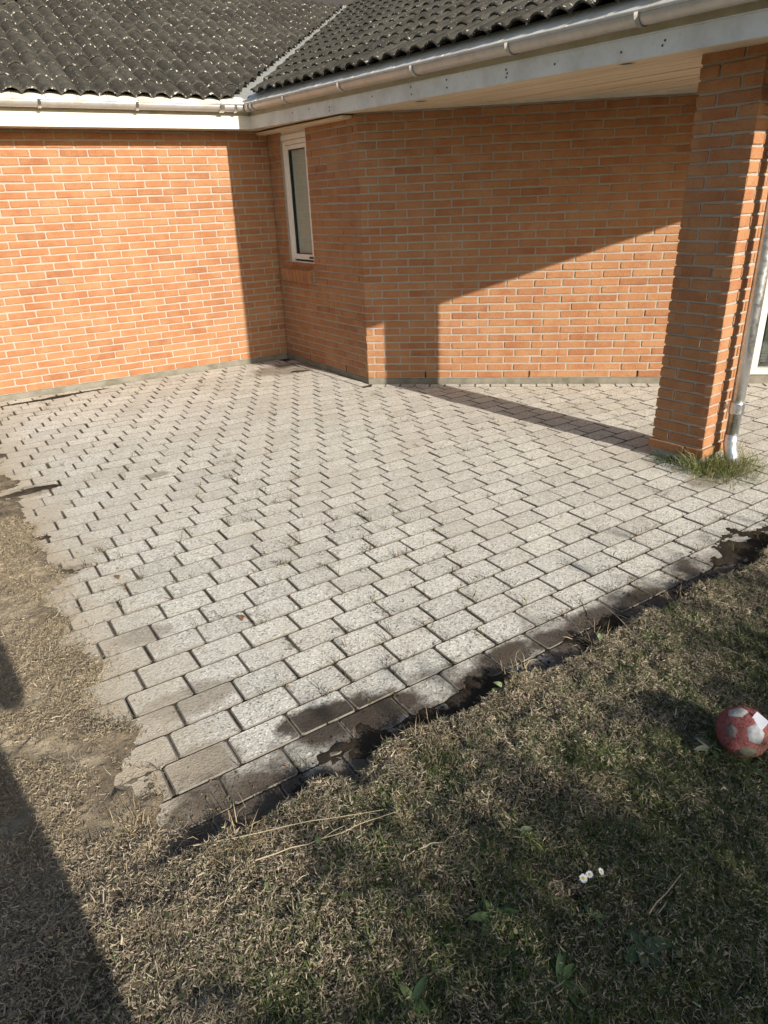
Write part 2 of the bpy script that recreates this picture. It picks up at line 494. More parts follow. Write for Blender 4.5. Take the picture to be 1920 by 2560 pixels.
def wall(O, d, o, L, nc, offs, holes=(), s_min=0.0, top=None, lab=None, m_start=0, m_end=0, zb=BB, ext=False):
    top = top or zb + nc * K
    core = MB()
    cuts = sorted(set([s_min, L] + [x for h in holes for x in h[:2]]))
    O = np.asarray(O)
    for a, b in zip(cuts, cuts[1:]):
        z = zb
        for h in sorted((h for h in holes if h[0] <= a + 1e-6 and h[1] >= b - 1e-6), key=lambda h: h[2]):
            if h[2] > z: core.box(P3(O + d * a - o * .006, z), P3(d * (b - a), 0), P3(-o * .20, 0), (0, 0, h[2] - z))
            z = h[3]
        if z < top - .01:
            core.box(P3(O + d * a - o * .006, z), P3(d * (b - a), 0), P3(-o * .20, 0), (0, 0, top - z))
    if ext: core.box(P3(O - d * .25 - o * .012, zb), P3(d * .25, 0), P3(-o * .19, 0), (0, 0, top - zb))
    w = core.obj('wall', M['mortar'], house)
    if lab: w['label'] = lab
    j = .0065
    for c in range(nc):
        z = zb + c * K + .007
        off = offs[c % 2] + rng.normal(0, .005)
        ks = [s_min] + [off + k * BL for k in range(-2, int(L / BL) + 3) if s_min + .028 < off + k * BL < L - .028] + [L]
        for a, b in zip(ks, ks[1:]):
            segs = [(a, b)]
            for h in holes:
                if h[2] < z + .027 < h[3]:
                    ns = []
                    for (x, y) in segs:
                        if y <= h[0] or x >= h[1]: ns.append((x, y)); continue
                        if x < h[0]: ns.append((x, h[0]))
                        if y > h[1]: ns.append((h[1], y))
                    segs = ns
            for (x, y) in segs:
                x2 = x + (j if x > s_min + 1e-6 else 0); y2 = y - (j if y < L - 1e-6 else 0)
                if y2 - x2 < .02: continue
                brick_at(w, O, d, o, x2, y2, z, m0=m_start if x == s_min else 0, m1=m_end if y == L else 0)
    return w

# window opening in the short wall between the wings
WS0, WS1, WZ0, WZ1 = .268, .775, 1.030, 2.60
mt = .05 * math.tan(R(23.4))
wA = wall(A0, dA, oA, 3.30, 34, (.075, .165), ext=True, lab='sunlit long brick wall of the left wing')
wB = wall(A0, dB, oB, LB, 34, (.06, .16), holes=[(WS0, WS1, WZ0, WZ1)], m_end=-mt, ext=True, lab='shaded short brick wall with the narrow window')
DS0, DS1, DZ1 = 3.42, 4.5, 2.14
wC = wall(C0, dC, oC, 5.4, 34, (.068, .165), holes=[(DS0, DS1, 0, DZ1)], m_start=mt, lab='brick wall under the porch roof with the sunlit triangle')

# plinths
for O, d, o, L in ((A0, dA, oA, 3.3), (A0, dB, oB, LB - .005), (C0, dC, oC, 5.4)):
    b = MB()
    n = int(L / .12)
    for i in range(n):
        a0, a1 = L * i / n, L * (i + 1) / n
        b.box(P3(np.asarray(O) + d * a0 - o * (.004 + rng.uniform(0, .0015)), -.06), P3(d * (a1 - a0), 0), P3(-o * .12, 0), (0, 0, .06 + BB - .003))
    b.obj('plinth', M['plinth'], house)
# weep slots in the lowest course, their inner shade painted as dark boxes
for O, d, o, off, ss in ((A0, dA, oA, .075, (.68, 2.6)), (A0, dB, oB, .06, (.54, 1.26)), (C0, dC, oC, .068, (.548, 1.508, 2.468))):
    for s in ss:
        MB().box(P3(np.asarray(O) + d * (s - .0045) + o * -.0015, BB + .004), P3(d * .009, 0), P3(-o * .006, 0), (0, 0, .058)).obj('weep_slot', M['dark'], house)

# pillars
def pillar(PL, n, lab):
    """PL = front left corner; front face along dE, side face along iE"""
    S = .348
    core = MB().box(P3(PL + dE * .007 + iE * .007, .0), P3(dE * (S - .014), 0), P3(iE * (S - .014), 0), (0, 0, 2.30))
    w = core.obj('pillar', M['mortar'], house); w['label'] = lab
    b = MB().box(P3(PL + dE * .02 + iE * .02, -.04), P3(dE * (S - .04), 0), P3(iE * (S - .04), 0), (0, 0, .04 + BB))
    b.obj('pillar_foot', M['plinth'], w)
    for c in range(34):
        z = BB + c * K + .006
        ex = .012 if c == 0 else 0
        a = .108 if c % 2 else .228                # header then stretcher / stretcher then header
        for O, d, o, q in ((PL, dE, oE, a), (PL + dE * S, iE, -oE_side, .348 - a - .012)):
            O = O + o * ex
            brick_at(w, O, d, o, -ex, q, z); brick_at(w, O, d, o, q + .012, S + ex, z)
        for O, d, o, q in ((PL + iE * S, dE, iE, a), (PL, iE, -dE, a)):
            brick_at(w, O, d, o, 0, q, z); brick_at(w, O, d, o, q + .012, S, z)
    return w
oE_side = -dE                                     # so that -oE_side is the outward normal of the end face
PIL = np.array([1.782, 4.268])
pil1 = pillar(PIL, 0, 'brick pillar carrying the porch eave')

# brick sill under the window: a row of bricks on edge, sloping
nb = 8
sill = MB().box(P3(A0 + dB * .17 + oB * -.03, .875), P3(dB * .60, 0), P3(oB * .045, 0), (0, 0, .10)).obj('window_sill', M['mortar'], house)
for i in range(nb):
    s = .165 + i * .0765
    v = []
    for (a, y, z) in ((0, -.02, 1.022), (0, .06, .985), (0, .045, .872), (0, -.02, .872)):
        v.append(P3(A0 + dB * (s + a) + oB * y, z + rng.normal(0, .001)))
    for p in v[:4]: v.append(p + P3(dB * .0665, 0))
    f = [(0, 1, 2, 3), (7, 6, 5, 4), (0, 4, 5, 1), (1, 5, 6, 2), (2, 6, 7, 3), (3, 7, 4, 0)]
    obj('brick', v, f, M['brick'], sill)

BRK.sort(key=lambda b: -b[0])
rest = {}
for i, (ar, part, mw, L, H, m0, m1) in enumerate(BRK):
    if i < 292:
        key = (round(L, 3), round(m0, 4), round(m1, 4))
        if abs(L - .228) < .002 and not m0 and not m1:
            key = ('full', i % 12)
        if key not in VAR:
            v, f = brick_geo(.228 if key[0] == 'full' else L, H, m0=m0, m1=m1)
            VAR[key] = mesh('brick', v, f, M['brick'])
        o = bpy.data.objects.new('brick', VAR[key]); o.matrix_basis = mw
        if key[0] == 'full': o.matrix_basis = mw @ Matrix.Diagonal((L / .228, 1, 1, 1))
        link(o, part)
    else:
        v, f = brick_geo(L, H, m0=m0, m1=m1)
        rest.setdefault(part.name, (part, MB()))[1].add([mw @ Vector(p) for p in v], f)
for part, mb in rest.values():
    mb.obj('bricks', M['brick_s'], part, kind='stuff')

# ------------------------------------------------------------------ window and glazed door
def bar(mb, O, d, o, s0, s1, z0, z1, y0, y1):
    mb.box(P3(np.asarray(O) + d * s0 + o * y0, z0), P3(d * (s1 - s0), 0), P3(o * (y1 - y0), 0), (0, 0, z1 - z0)); return mb
def frame4(mb, O, d, o, s0, s1, z0, z1, w, y0, y1, wb=None):
    wb = wb or w
    bar(mb, O, d, o, s0, s0 + w, z0, z1, y0, y1); bar(mb, O, d, o, s1 - w, s1, z0, z1, y0, y1)
    bar(mb, O, d, o, s0 + w, s1 - w, z0, z0 + wb, y0, y1); bar(mb, O, d, o, s0 + w, s1 - w, z1 - w, z1, y0, y1); return mb
wt = 2.165
win = frame4(MB(), A0, dB, oB, WS0 + .004, WS1 - .004, WZ0 + .002, wt, .036, -.13, -.022, .03).obj('window', M['frame'], house)
win['label'] = 'tall narrow white-framed window with grey blind'
frame4(MB(), A0, dB, oB, WS0 + .042, WS1 - .042, WZ0 + .052, wt - .040, .036, -.095, -.034, .05).obj('sash', M['frame'], win)
bar(MB(), A0, dB, oB, WS0 + .05, WS1 - .05, WZ0 + .034, WZ0 + .050, -.10, -.05).obj('drip_gap', M['seal'], win)
frame4(MB(), A0, dB, oB, WS0 + .078, WS1 - .078, WZ0 + .102, wt - .076, .006, -.08, -.045).obj('gasket', M['seal'], win)
bar(MB(), A0, dB, oB, WS0 + .080, WS1 - .080, WZ0 + .104, wt - .078, -.068, -.064).obj('pane', M['glass'], win)
bar(MB(), A0, dB, oB, WS1 - .13, WS1 - .055, WZ0 + .064, WZ0 + .082, -.036, -.022).obj('latch', M['seal'], win)
bl = MB()
for i in range(44):
    z = WZ0 + .08 + i * .024
    v = [P3(A0 + dB * s - oB * y, zz) for (s, y, zz) in ((WS0 + .05, .073, z), (WS1 - .05, .073, z), (WS1 - .05, .078, z + .0238), (WS0 + .05, .078, z + .0238))]
    bl.add(v, [(0, 1, 2, 3)])
bl.obj('blind', M['blind'], win)
bar(MB(), A0, dB, oB, WS0, WS1, WZ0 - .02, 2.3, -.30, -.24).obj('room_backing', M['deck'], win)
hd = MB(); bar(hd, A0, dB, oB, WS0 + .004, WS1 - .004, wt + .004, wt + .052, -.10, -.012); bar(hd, A0, dB, oB, WS0 + .004, WS1 - .004, wt + .057, 2.42, -.10, -.018)
hd.obj('head_board', M['frame'], win)
door = frame4(MB(), C0, dC, oC, DS0 + .005, DS1 - .005, .075, DZ1, .06, -.12, -.02, .05).obj('glass_door', M['white'], house)
door['label'] = 'white framed glass door past the pillar'
bar(MB(), C0, dC, oC, DS0 + .07, DS1 - .07, .13, DZ1 - .065, -.08, -.07).obj('pane', M['glass'], door)
bar(MB(), C0, dC, oC, DS0, DS1, -.03, .070, -.2, .01).obj('threshold', M['plinth'], door)
cu = MB()
for i in range(26):
    s = DS0 + .03 + i * .04
    cu.box(P3(C0 + dC * s - oC * (.32 + .02 * (i % 2)), .12), P3(dC * .041, 0), P3(-oC * .01, 0), (0, 0, 2.0))
cu.obj('curtain', m_plain('room_dark_curtain', (.10, .11, .10), .9), door)

# ------------------------------------------------------------------ eaves: fascia, gutter, soffit
def eave_run(O, d, i, k0, k1, zf, left):
    """boards, gutter and flashing along one eave; O on the outer bottom edge of the fascia"""
    o = -i
    def strip(name, y0, z0, y1, z1, mat, a, b, parent):
        mb = MB(); n = 1
        v = []
        for kk in (a, b):
            p = np.asarray(O) + d * kk
            v += [P3(p + o * y0, zf(kk) + z0), P3(p + o * y1, zf(kk) + z0), P3(p + o * y1, zf(kk) + z1), P3(p + o * y0, zf(kk) + z1)]
        f = [(0, 1, 2, 3), (7, 6, 5, 4), (0, 4, 5, 1), (1, 5, 6, 2), (2, 6, 7, 3), (3, 7, 4, 0)]
        return mb.add(v, f).obj(name, mat, parent)
    fas = strip('fascia', 0, 0, -.024, .098, M['white'] if left else M['white_cool'], -.03, k1, house)  # sunlit and shaded copies of one white paint
    fas['label'] = 'sunlit cream fascia board' if left else 'shaded white fascia board with rusty nails'
    strip('upper_board', -.010, .0985, -.036, .245, M['ochre'], -.04, k1, fas)
    strip('drip_edge', .005, .0985, -.0095, .106, M['white_cool'], -.006, k1, fas)
    # gutter: half round
    rr, cy, cz, th = .051, .058, .182, .004
    prof = [(cy + rr * math.cos(a), cz + rr * math.sin(a)) for a in np.linspace(math.pi, 2 * math.pi, 15)]
    inner = [(cy + (rr - th) * math.cos(a), cz + (rr - th) * math.sin(a)) for a in np.linspace(2 * math.pi, math.pi, 15)]
    ring = prof + inner
    ks = np.linspace(k0 + (0.0 if left else -.0), k1, 9)
    # mitre where the two gutters meet
    def gpt(kk, y, z, first):
        p = np.asarray(O) + d * (kk + (y * MIT if first else 0)) + o * y
        return P3(p, zf(kk) + z)
    v = [gpt(kk, y, z, n == 0) for n, kk in enumerate(ks) for (y, z) in ring]
    n = len(ring)
    f = [(a * n + j, a * n + (j + 1) % n, (a + 1) * n + (j + 1) % n, (a + 1) * n + j) for a in range(len(ks) - 1) for j in range(n)]
    if not left: f = f
    gu = obj('gutter', v, f, M['zinc'], house, smooth=True)
    gu['label'] = 'bright zinc gutter of the left wing' if left else 'long zinc gutter along the porch eave'
    bd = MB().tube([gpt(kk, cy + rr, cz + .004, n == 0) for n, kk in enumerate(ks)], .008, 8).obj('bead', M['zinc'], gu, smooth=True)
    br = [.14, .42, .95, 1.75] if left else [.16, .23, .80, 1.62, 2.48, 3.34, 4.2, 5.05]
    if left: br = [.17, .30, 1.06, 1.84, 2.6]
    for kk in br:
        mb = MB()
        w = .012 if not (left and kk == .30) else .022
        arc = [(cy + (rr + .0045) * math.cos(a), cz + (rr + .0045) * math.sin(a)) for a in np.linspace(math.pi * 1.0, 2.03 * math.pi, 13)]
        vv = []
        for q in (-w, w):
            p = np.asarray(O) + d * (kk + q)
            vv += [P3(p + o * y, zf(kk) + z) for (y, z) in arc]
            vv += [P3(p + o * (y + (y - cy) * .06), zf(kk) + z + (z - cz) * .06) for (y, z) in arc]
        m = len(arc)
        ff = []
        for j in range(m - 1):
            ff += [(m + j, m + j + 1, 3 * m + j + 1, 3 * m + j), (m + j, m + j + 1, j + 1, j), (3 * m + j, 3 * m + j + 1, 2 * m + j + 1, 2 * m + j)]
        mb.add(vv, ff).obj('gutter_bracket', M['galv'] if left else M['zinc'], gu, smooth=True)
    # eave flashing in short lengths, running down from under the tiles into the gutter
    kk = k0 + .05
    fl = MB()
    first = True
    while kk < k1 - .1:
        Lk = .243
        a, b = kk, min(kk + Lk, k1)
        v = []
        for q in (a, b):
            p = np.asarray(O) + d * q; e = rng.normal(0, .0015)
            v += [P3(p + o * .098, zf(q) + .196 + e), P3(p + o * -.03, zf(q) + (.262 if left else .285) + e), P3(p + o * -.03, zf(q) + (.257 if left else .280) + e), P3(p + o * .098, zf(q) + .191 + e)]
        obj('flashing', v, [(0, 4, 5, 1), (3, 2, 6, 7), (0, 3, 7, 4), (0, 1, 2, 3), (7, 6, 5, 4)], M['lead'], house)
        kk += Lk + .004
    return fas, gu

half = math.acos(max(-1, min(1, float(np.dot(dA, dE))))) / 2
MIT = 1 / math.tan(half)
OE_A = A0 + oA * OVA
kA0 = float((E0 - A0) @ dA)
OA = A0 + oA * OVA + dA * kA0
fasA, gutA = eave_run(OA, dA, iA, 0.004, 3.75, lambda k: ZF, True)
fasE, gutE = eave_run(E0, dE, iE, 0.004, KEND, zE, False)
for k, hs in ((.75, (.065,)), (1.02, (.07,)), (1.33, (.055, .03)), (1.9, (.07,)), (2.35, (.035, .08)), (2.72, (.08, .035)), (3.25, (.03, .05, .07)), (3.62, (.05,)), (4.05, (.045,)), (4.30, (.06, .04))):
    for h in hs:
        p = E0 + dE * (k + rng.normal(0, .006)) + oE * .0005
        MB().tube([P3(p, zE(k) + h), P3(p + oE * .0025, zE(k) + h)], .0055, 8).obj('nail', M['rust'], fasE)
# end fascia of the porch roof
def soff(k, d_):
    z = zE(k) + .012
    return z + (2.291 - z) * min(max(d_ / 1.7, 0), 1)
eb = MB()
eb.box(P3(E0 + dE * KEND + iE * .002, zE(KEND) - .002), P3(iE * 4.2, .09), P3(dE * .024, 0), (0, 0, .24))
eb.obj('end_fascia', M['white_cool'], house)
# soffit boards under the porch, laid along the eave
sof = MB()
for (a, b) in ((-.4, KEND),):
    sof.add([P3(E0 + dE * k + iE * d_, soff(k, d_) + .016) for (k, d_) in ((a, .02), (b, .02), (b, 1.7), (a, 1.7))], [(0, 1, 2, 3)])
    sof.add([P3(E0 + dE * k + iE * d_, soff(k, d_) + .016) for (k, d_) in ((a, 1.7), (b, 1.7), (b, 4.2), (a, 4.2))], [(0, 1, 2, 3)])
soffit = sof.obj('soffit', M['deck'], house)
WD = m_wood('soffit_board_paint', (.66, .57, .43), (.40, .30, .18), EAZ)
bw = .094
for i in range(30):
    d0, d1 = .026 + i * bw, .026 + (i + 1) * bw - .005
    a = -.1 if i < 4 else .9
    mb = MB(); v = []
    e = rng.normal(0, .0012)
    for (k, d_) in ((a, d0), (KEND - .002, d0), (KEND - .002, d1), (a, d1)): v.append(P3(E0 + dE * k + iE * d_, soff(k, d_) + e))
    for p in list(v): v.append(p + np.array([0, 0, .013]))
    mb.add(v, [(3, 2, 1, 0), (4, 5, 6, 7), (0, 1, 5, 4), (1, 2, 6, 5), (2, 3, 7, 6), (3, 0, 4, 7)]).obj('board', WD, soffit)
# small board strip of the left wing's eave
MB().box(P3(OA + iA * .026 + dA * -.2, ZF + .010), P3(dA * 3.7, 0), P3(iA * (OVA - .02), 0), (0, 0, .014)).obj('soffit', WD, house)
# trim where the soffit meets the walls
tr = MB()
for i in range(12):
    s0, s1 = .35 + i * .42, .35 + (i + 1) * .42 - .003
    z0 = 2.268
    tr.box(P3(C0 + dC * s0 + oC * .001, z0 + .0), P3(dC * (s1 - s0), 0), P3(oC * .02, 0), (0, 0, .026))
tr.obj('wall_trim', M['white_cool'], soffit)
# trim board beside the window head, under the eave
MB().box(P3(A0 + dB * -.10 + oB * .008, 2.243), P3(dB * (LB + .05), -.012), P3(oB * .10, 0), (0, 0, .022)).obj('wall_trim', WD, soffit)
# two recessed downlights
for (x, y) in ((.389, 5.820), (1.436, 4.427)):
    k = float((np.array([x, y]) - E0) @ dE); d_ = float((np.array([x, y]) - E0) @ iE)
    z = soff(k, d_)
    n = 20
    v, f = [], []
    for r_, dz in ((.050, -.001), (.048, -.005), (.036, -.004), (.033, .004)):
        for j in range(n): v.append((x + r_ * math.cos(2 * math.pi * j / n), y + r_ * math.sin(2 * math.pi * j / n), z + dz))
    for a in range(3):
        for j in range(n): f.append((a * n + j, a * n + (j + 1) % n, (a + 1) * n + (j + 1) % n, (a + 1) * n + j))
    dl = obj('downlight', v, f, M['zinc'], house, smooth=True)
    vv = [(x + .034 * math.cos(2 * math.pi * j / n), y + .034 * math.sin(2 * math.pi * j / n), z - .002) for j in range(n)]
    obj('lamp_glass', vv, [tuple(range(n))[::-1]], M['seal'], dl)

# ------------------------------------------------------------------ roof
RP = R(24.5); TP = math.tan(RP)
TH0 = .262                                       # tile edge height over the fascia's bottom edge
vd = iE - iA; vd = np.array([-vd[1], vd[0]]); vd /= np.linalg.norm(vd)
if vd @ iA < 0: vd = -vd
vn = np.array([vd[1], -vd[0]])                   # points to the porch side
if vn @ dE < 0: vn = -vn
RIDGE = 3.27
def plane_z(O, i, p): return ZF + TH0 + float((np.asarray(p) - O) @ i) * TP
dk = MB()
for O, d, i, ks, runs in ((OA, dA, iA, (-9, 3.4), 7.0), (E0, dE, iE, (-6, KEND + .02), RIDGE)):
    pass
# decks (cut at the valley by giving them its line as an edge)
vl = lambda L: E0 + vd * L
zv = lambda L: ZF + TH0 - .05 + L * float(vd @ iA) * TP
Lr = RIDGE / float(vd @ iE)
hipc = lambda run: 3.72 - .82 * run
def pA(s, run, dz=-.05): return P3(OA + dA * s + iA * run, ZF + TH0 + run * TP + dz)
def pE(k, run, dz=-.05): return P3(E0 + dE * k + iE * run, zE(k) + TH0 + run * TP + dz)
Lt = 9.0; rt = Lt * float(vd @ iA)
sv = lambda L: float((vl(L) - OA) @ dA)
deckA = [pA(0, -.03), pA(3.72, -.03), pA(hipc(4.0), 4.0), pA(sv(Lt), rt)]
dm = MB().add(deckA, [(0, 1, 2, 3)])
kv = lambda L: float((vl(L) - E0) @ dE)
dm.add([pE(0, -.03), pE(kv(Lr), RIDGE), pE(KEND + .02, RIDGE), pE(KEND + .02, -.03)], [(0, 1, 2, 3)])
# far slopes so the roof is closed
dm.add([pE(kv(Lr), RIDGE), pE(kv(Lr), RIDGE) + P3(iE * 3.5, -1.6), pE(KEND, RIDGE) + P3(iE * 3.5, -1.6), pE(KEND, RIDGE)], [(0, 1, 2, 3)])
dm.add([pA(3.72, -.03), pA(hipc(4.0), 4.0), pA(hipc(4.0), 4.0) + P3(dA * 3.2, -1.7), pA(3.72, -.03) + P3(dA * .05, 0)], [(0, 1, 2, 3)])
roof = dm.obj('roof', M['deck'], house)
roof['label'] = 'dark grey wavy concrete tile roof speckled with white lichen'

NXS = 17
def tile_geo():
    v, f, uv = [], [], []
    xs = np.linspace(0, .300, NXS)
    def h(x): return .044 * abs(math.sin(math.pi * x / .15)) ** .8
    rows = [(-.012, -.013), (-.012, 0), (.02, .0), (.18, 0), (.345, 0)]
    for y, dz in rows:
        for x in xs:
            v.append((x, y, h(x) + dz + .017 * (1 - (y + .012) / .357)))
            uv.append((x / .3, (y + .012) / .357))
    for r_ in range(len(rows) - 1):
        for c in range(NXS - 1):
            a = r_ * NXS + c
            f.append((a, a + 1, a + NXS + 1, a + NXS))
    return v, f, uv
TV, TF, TUV = tile_geo()
tile_mesh = mesh('roof_tile', TV, TF, M['tile'], True, TUV)
ROW = .318
TILES = []
def tiles(Of, d, i, cols, rows, keep, zfun):
    """Of origin on tile front line; columns along d, rows up the slope"""
    for r_ in range(rows):
        for c in cols:
            run = r_ * ROW * math.cos(RP) - .045
            kk = c * .300 + rng.normal(0, .0015)
            p = np.asarray(Of) + d * kk + i * run
            z = zfun(kk, run)
            X = Vector((d[0], d[1], 0)); Y = Vector((i[0] * math.cos(RP), i[1] * math.cos(RP), math.sin(RP))); Z = X.cross(Y)
            if Z.z < 0:
                X = -X; p = p + d * .300; Z = X.cross(Y)
            mw = Matrix(((X.x, Y.x, Z.x, p[0]), (X.y, Y.y, Z.y, p[1]), (X.z, Y.z, Z.z, z), (0, 0, 0, 1)))
            mw = mw @ Matrix.Rotation(rng.normal(0, .006), 4, 'Z') @ Matrix.Rotation(rng.normal(0, .005), 4, 'X')
            cs = [mw @ Vector(q) for q in ((0, -.012, .02), (.3, -.012, .02), (.3, .32, .02), (0, .32, .02))]
            ins = [all(kf(np.array(q.xy)) > 0 for kf in keep) for q in cs]
            if not any(ins): continue
            TILES.append((parea([tuple(q) for q in cs]), mw, all(ins), keep))
kA = lambda q: -float((q - E0) @ vn) - .10
kE = lambda q: float((q - E0) @ vn) - .10
def kHip(q):
    s = float((q - OA) @ dA); run = float((q - OA) @ iA)
    return hipc(run) - s - .02
tiles(OA, dA, iA, range(-13, 12), 13, [kA, kHip], lambda k, run: ZF + TH0 - .017 + run * TP)
kRid = lambda q: RIDGE - float((q - E0) @ iE)
tiles(E0, dE, iE, range(-9, 19), 12, [kE, kRid], lambda k, run: zE(k) + TH0 + .010 + run * TP)
TILES.sort(key=lambda t: -t[0])
cnt = 0; tb = MB()
def clip_tile(mw, keep):
    bm = bmesh.new(); vs = [bm.verts.new(mw @ Vector(p)) for p in TV]; uvl = bm.loops.layers.uv.new('UVMap')
    for q in TF:
        fc = bm.faces.new([vs[j] for j in q]); fc.smooth = True
        for l, j in zip(fc.loops, q): l[uvl].uv = TUV[j]
    for kf in keep:
        z0 = kf(np.zeros(2)); g = np.array([kf(np.array([1., 0])) - z0, kf(np.array([0, 1.])) - z0])
        n = g / np.linalg.norm(g); co = -z0 / np.linalg.norm(g) * n
        bmesh.ops.bisect_plane(bm, geom=bm.verts[:] + bm.edges[:] + bm.faces[:], plane_co=(co[0], co[1], 0), plane_no=(n[0], n[1], 0), clear_inner=True)
    return bm
tset = []
for ar, mw, whole, keep in TILES:
    if cnt < 285 and ar > 0:
        if whole:
            o = bpy.data.objects.new('roof_tile', tile_mesh); o.matrix_basis = mw; link(o, roof)
        else:
            bm = clip_tile(mw, keep)
            if not bm.faces: continue
            m = bpy.data.meshes.new('roof_tile'); bm.to_mesh(m); m.materials.append(M['tile']); bm.free()
            link(bpy.data.objects.new('roof_tile', m), roof)
        cnt += 1
    else:
        if whole: tb.add([mw @ Vector(p) for p in TV], TF, TUV)
        elif ar > 0:
            bm = clip_tile(mw, keep); bm.verts.index_update()
            if bm.faces:
                tb.add([tuple(v.co) for v in bm.verts], [tuple(v.index for v in fc.verts) for fc in bm.faces], [(.5, .5)] * len(bm.verts))
            bm.free()
if tb.v: tb.obj('roof_tiles', M['tile_s'], roof, smooth=True, kind='stuff')
# valley flashing, folded in the middle
for n_ in range(6):
    a, b = -.02 + n_ * .85, -.02 + (n_ + 1) * .85 + .05
    v = []
    for L in (a, b):
        c = P3(vl(L), ZF + TH0 - .020 + L * float(vd @ iA) * TP + (.003 if L == b else 0))
        v += [c + P3(vn * -.20, .035), c, c + P3(vn * .18, .035)]
    obj('valley_flashing', v, [(0, 1, 4, 3), (1, 2, 5, 4)], M['valley'], roof)
# half-round caps on the hip and the porch ridge
def caps(name, P, Q, n, r_):
    P, Q = np.asarray(P), np.asarray(Q); t = (Q - P) / np.linalg.norm(Q - P)
    side = np.cross(t, [0, 0, 1.]); side /= np.linalg.norm(side); up = np.cross(side, t)
    for i in range(n):
        a, b = P + (Q - P) * i / n - t * .03, P + (Q - P) * (i + 1) / n
        v = []; m = 8
        for e, (c, rr, lift) in enumerate(((a, r_, .018), (b, r_ * .94, .0))):
            for rad in (rr, rr - .014):
                for j in range(m + 1):
                    w = math.pi * j / m
                    v.append(c + side * rad * math.cos(w) + up * (rad * .62 * math.sin(w) + lift))
        q = m + 1; f = []
        for j in range(m):
            f += [(j, j + 1, 2 * q + j + 1, 2 * q + j), (j, j + 1, q + j + 1, q + j)]
        f = [tuple(x[::-1]) for x in f[::1]]
        obj(name, v, f, M['tile'], roof, smooth=True, uv=[(.5, .3)] * len(v))
caps('hip_tile', pA(3.72, 0, -.03), pA(hipc(3.6), 3.6, -.03), 13, .17)
caps('ridge_tile', pE(kv(Lr) + .25, RIDGE, .0), pE(KEND, RIDGE, .0), 14, .135)

# ------------------------------------------------------------------ downpipe beside the pillar
PR = PIL + dE * .348
pc = PR + iE * .165 + dE * .085
dp = MB()
top = P3(E0 + dE * 5.22 + oE * .062, zE(5.2) + .14)
dp.tube([P3(pc, .16), P3(pc, 1.0), P3(pc, 1.9), P3(pc, 1.99), P3(pc - iE * .02 + dE * .03, 2.03), top + [0, 0, -.10], top + [0, 0, -.04], top], .038, 16)
pipe = dp.obj('downpipe', M['galv'], house, smooth=True)
pipe['label'] = 'galvanised round downpipe on the pillar'
sh = pc
MB().tube([P3(sh, .205), P3(sh, .15), P3(sh - iE * .008 + dE * .012, .11), P3(sh - iE * .02 + dE * .032, .07), P3(sh - iE * .03 + dE * .05, .02)], [.0405, .0405, .040, .040, .040], 16).obj('shoe', M['galv'], pipe, smooth=True)
for z in (.335, 1.72):
    MB().tube([P3(pc, z), P3(pc, z + .012), P3(pc, z + .062), P3(pc, z + .074)], [.0415, .0405, .0405, .0415], 18).obj('pipe_clamp', M['galv'], pipe, smooth=True)
    cl = MB().box(P3(pc - dE * .047 - iE * .006, z + .024), P3(-dE * .034, 0), P3(iE * .012, 0), (0, 0, .02))
    cl.box(P3(pc + dE * .036 - iE * .012, z), P3(dE * .016, 0), P3(iE * .004, 0), (0, 0, .074))
    cl.box(P3(pc - dE * .05 - iE * .012, z), P3(dE * .012, 0), P3(iE * .004, 0), (0, 0, .074))
    cl.obj('clamp_lug', M['galv'], pipe)

# ------------------------------------------------------------------ ground
S_of = lambda x, y: (x - GB[0]) * gs[0] + (y - GB[1]) * gs[1]
T_of = lambda x, y: (x - GB[0]) * gt[0] + (y - GB[1]) * gt[1]
EDGE_T, EDGE_S = -.345, -.205

# wide ground under everything
gr = [(-120, -120, -.05), (120, -120, -.05), (120, 120, -.05), (-120, 120, -.05)]
t_ = NT('wide_lawn', .95, .1); p_ = t_.pos()
t_.base(t_.ramp(t_.noise(p_, 3, 6, .7), [(.35, (.045, .055, .02)), (.6, (.10, .095, .04)), (.75, (.16, .125, .07))])); t_.bump(t_.noise(p_, 40, 5, .7), .03, .8)
o = obj('ground', gr, [(0, 1, 2, 3)], t_.m, kind='structure'); o['label'] = 'wide lawn ground around the house'

# pavement base = soil seen in the joints
t_ = NT('joint_soil', .95, .1); p_ = t_.pos()
t_.base(t_.mix(t_.ramp(t_.noise(p_, 2.2, 5, .65), [(.45, 0.), (.7, .8)]), t_.ramp(t_.noise(p_, 30, 5, .7), [(.35, (.018, .015, .011)), (.7, (.060, .050, .036))]), (.20, .165, .115))); t_.bump(t_.noise(p_, 90, 5, .7), .008, .9)
nn = 60
xs = np.linspace(-.1, 9.0, nn); ys = np.linspace(-.40, 8.2, nn)
V = [GB + gs * a + gt * b for b in ys for a in xs]
patio = obj('patio', [(p[0], p[1], -.0042) for p in V], [(j * nn + i, j * nn + i + 1, (j + 1) * nn + i + 1, (j + 1) * nn + i) for j in range(nn - 1) for i in range(nn - 1)], t_.m, kind='structure')
patio['label'] = 'patio of grey concrete pavers laid in shifted rows'

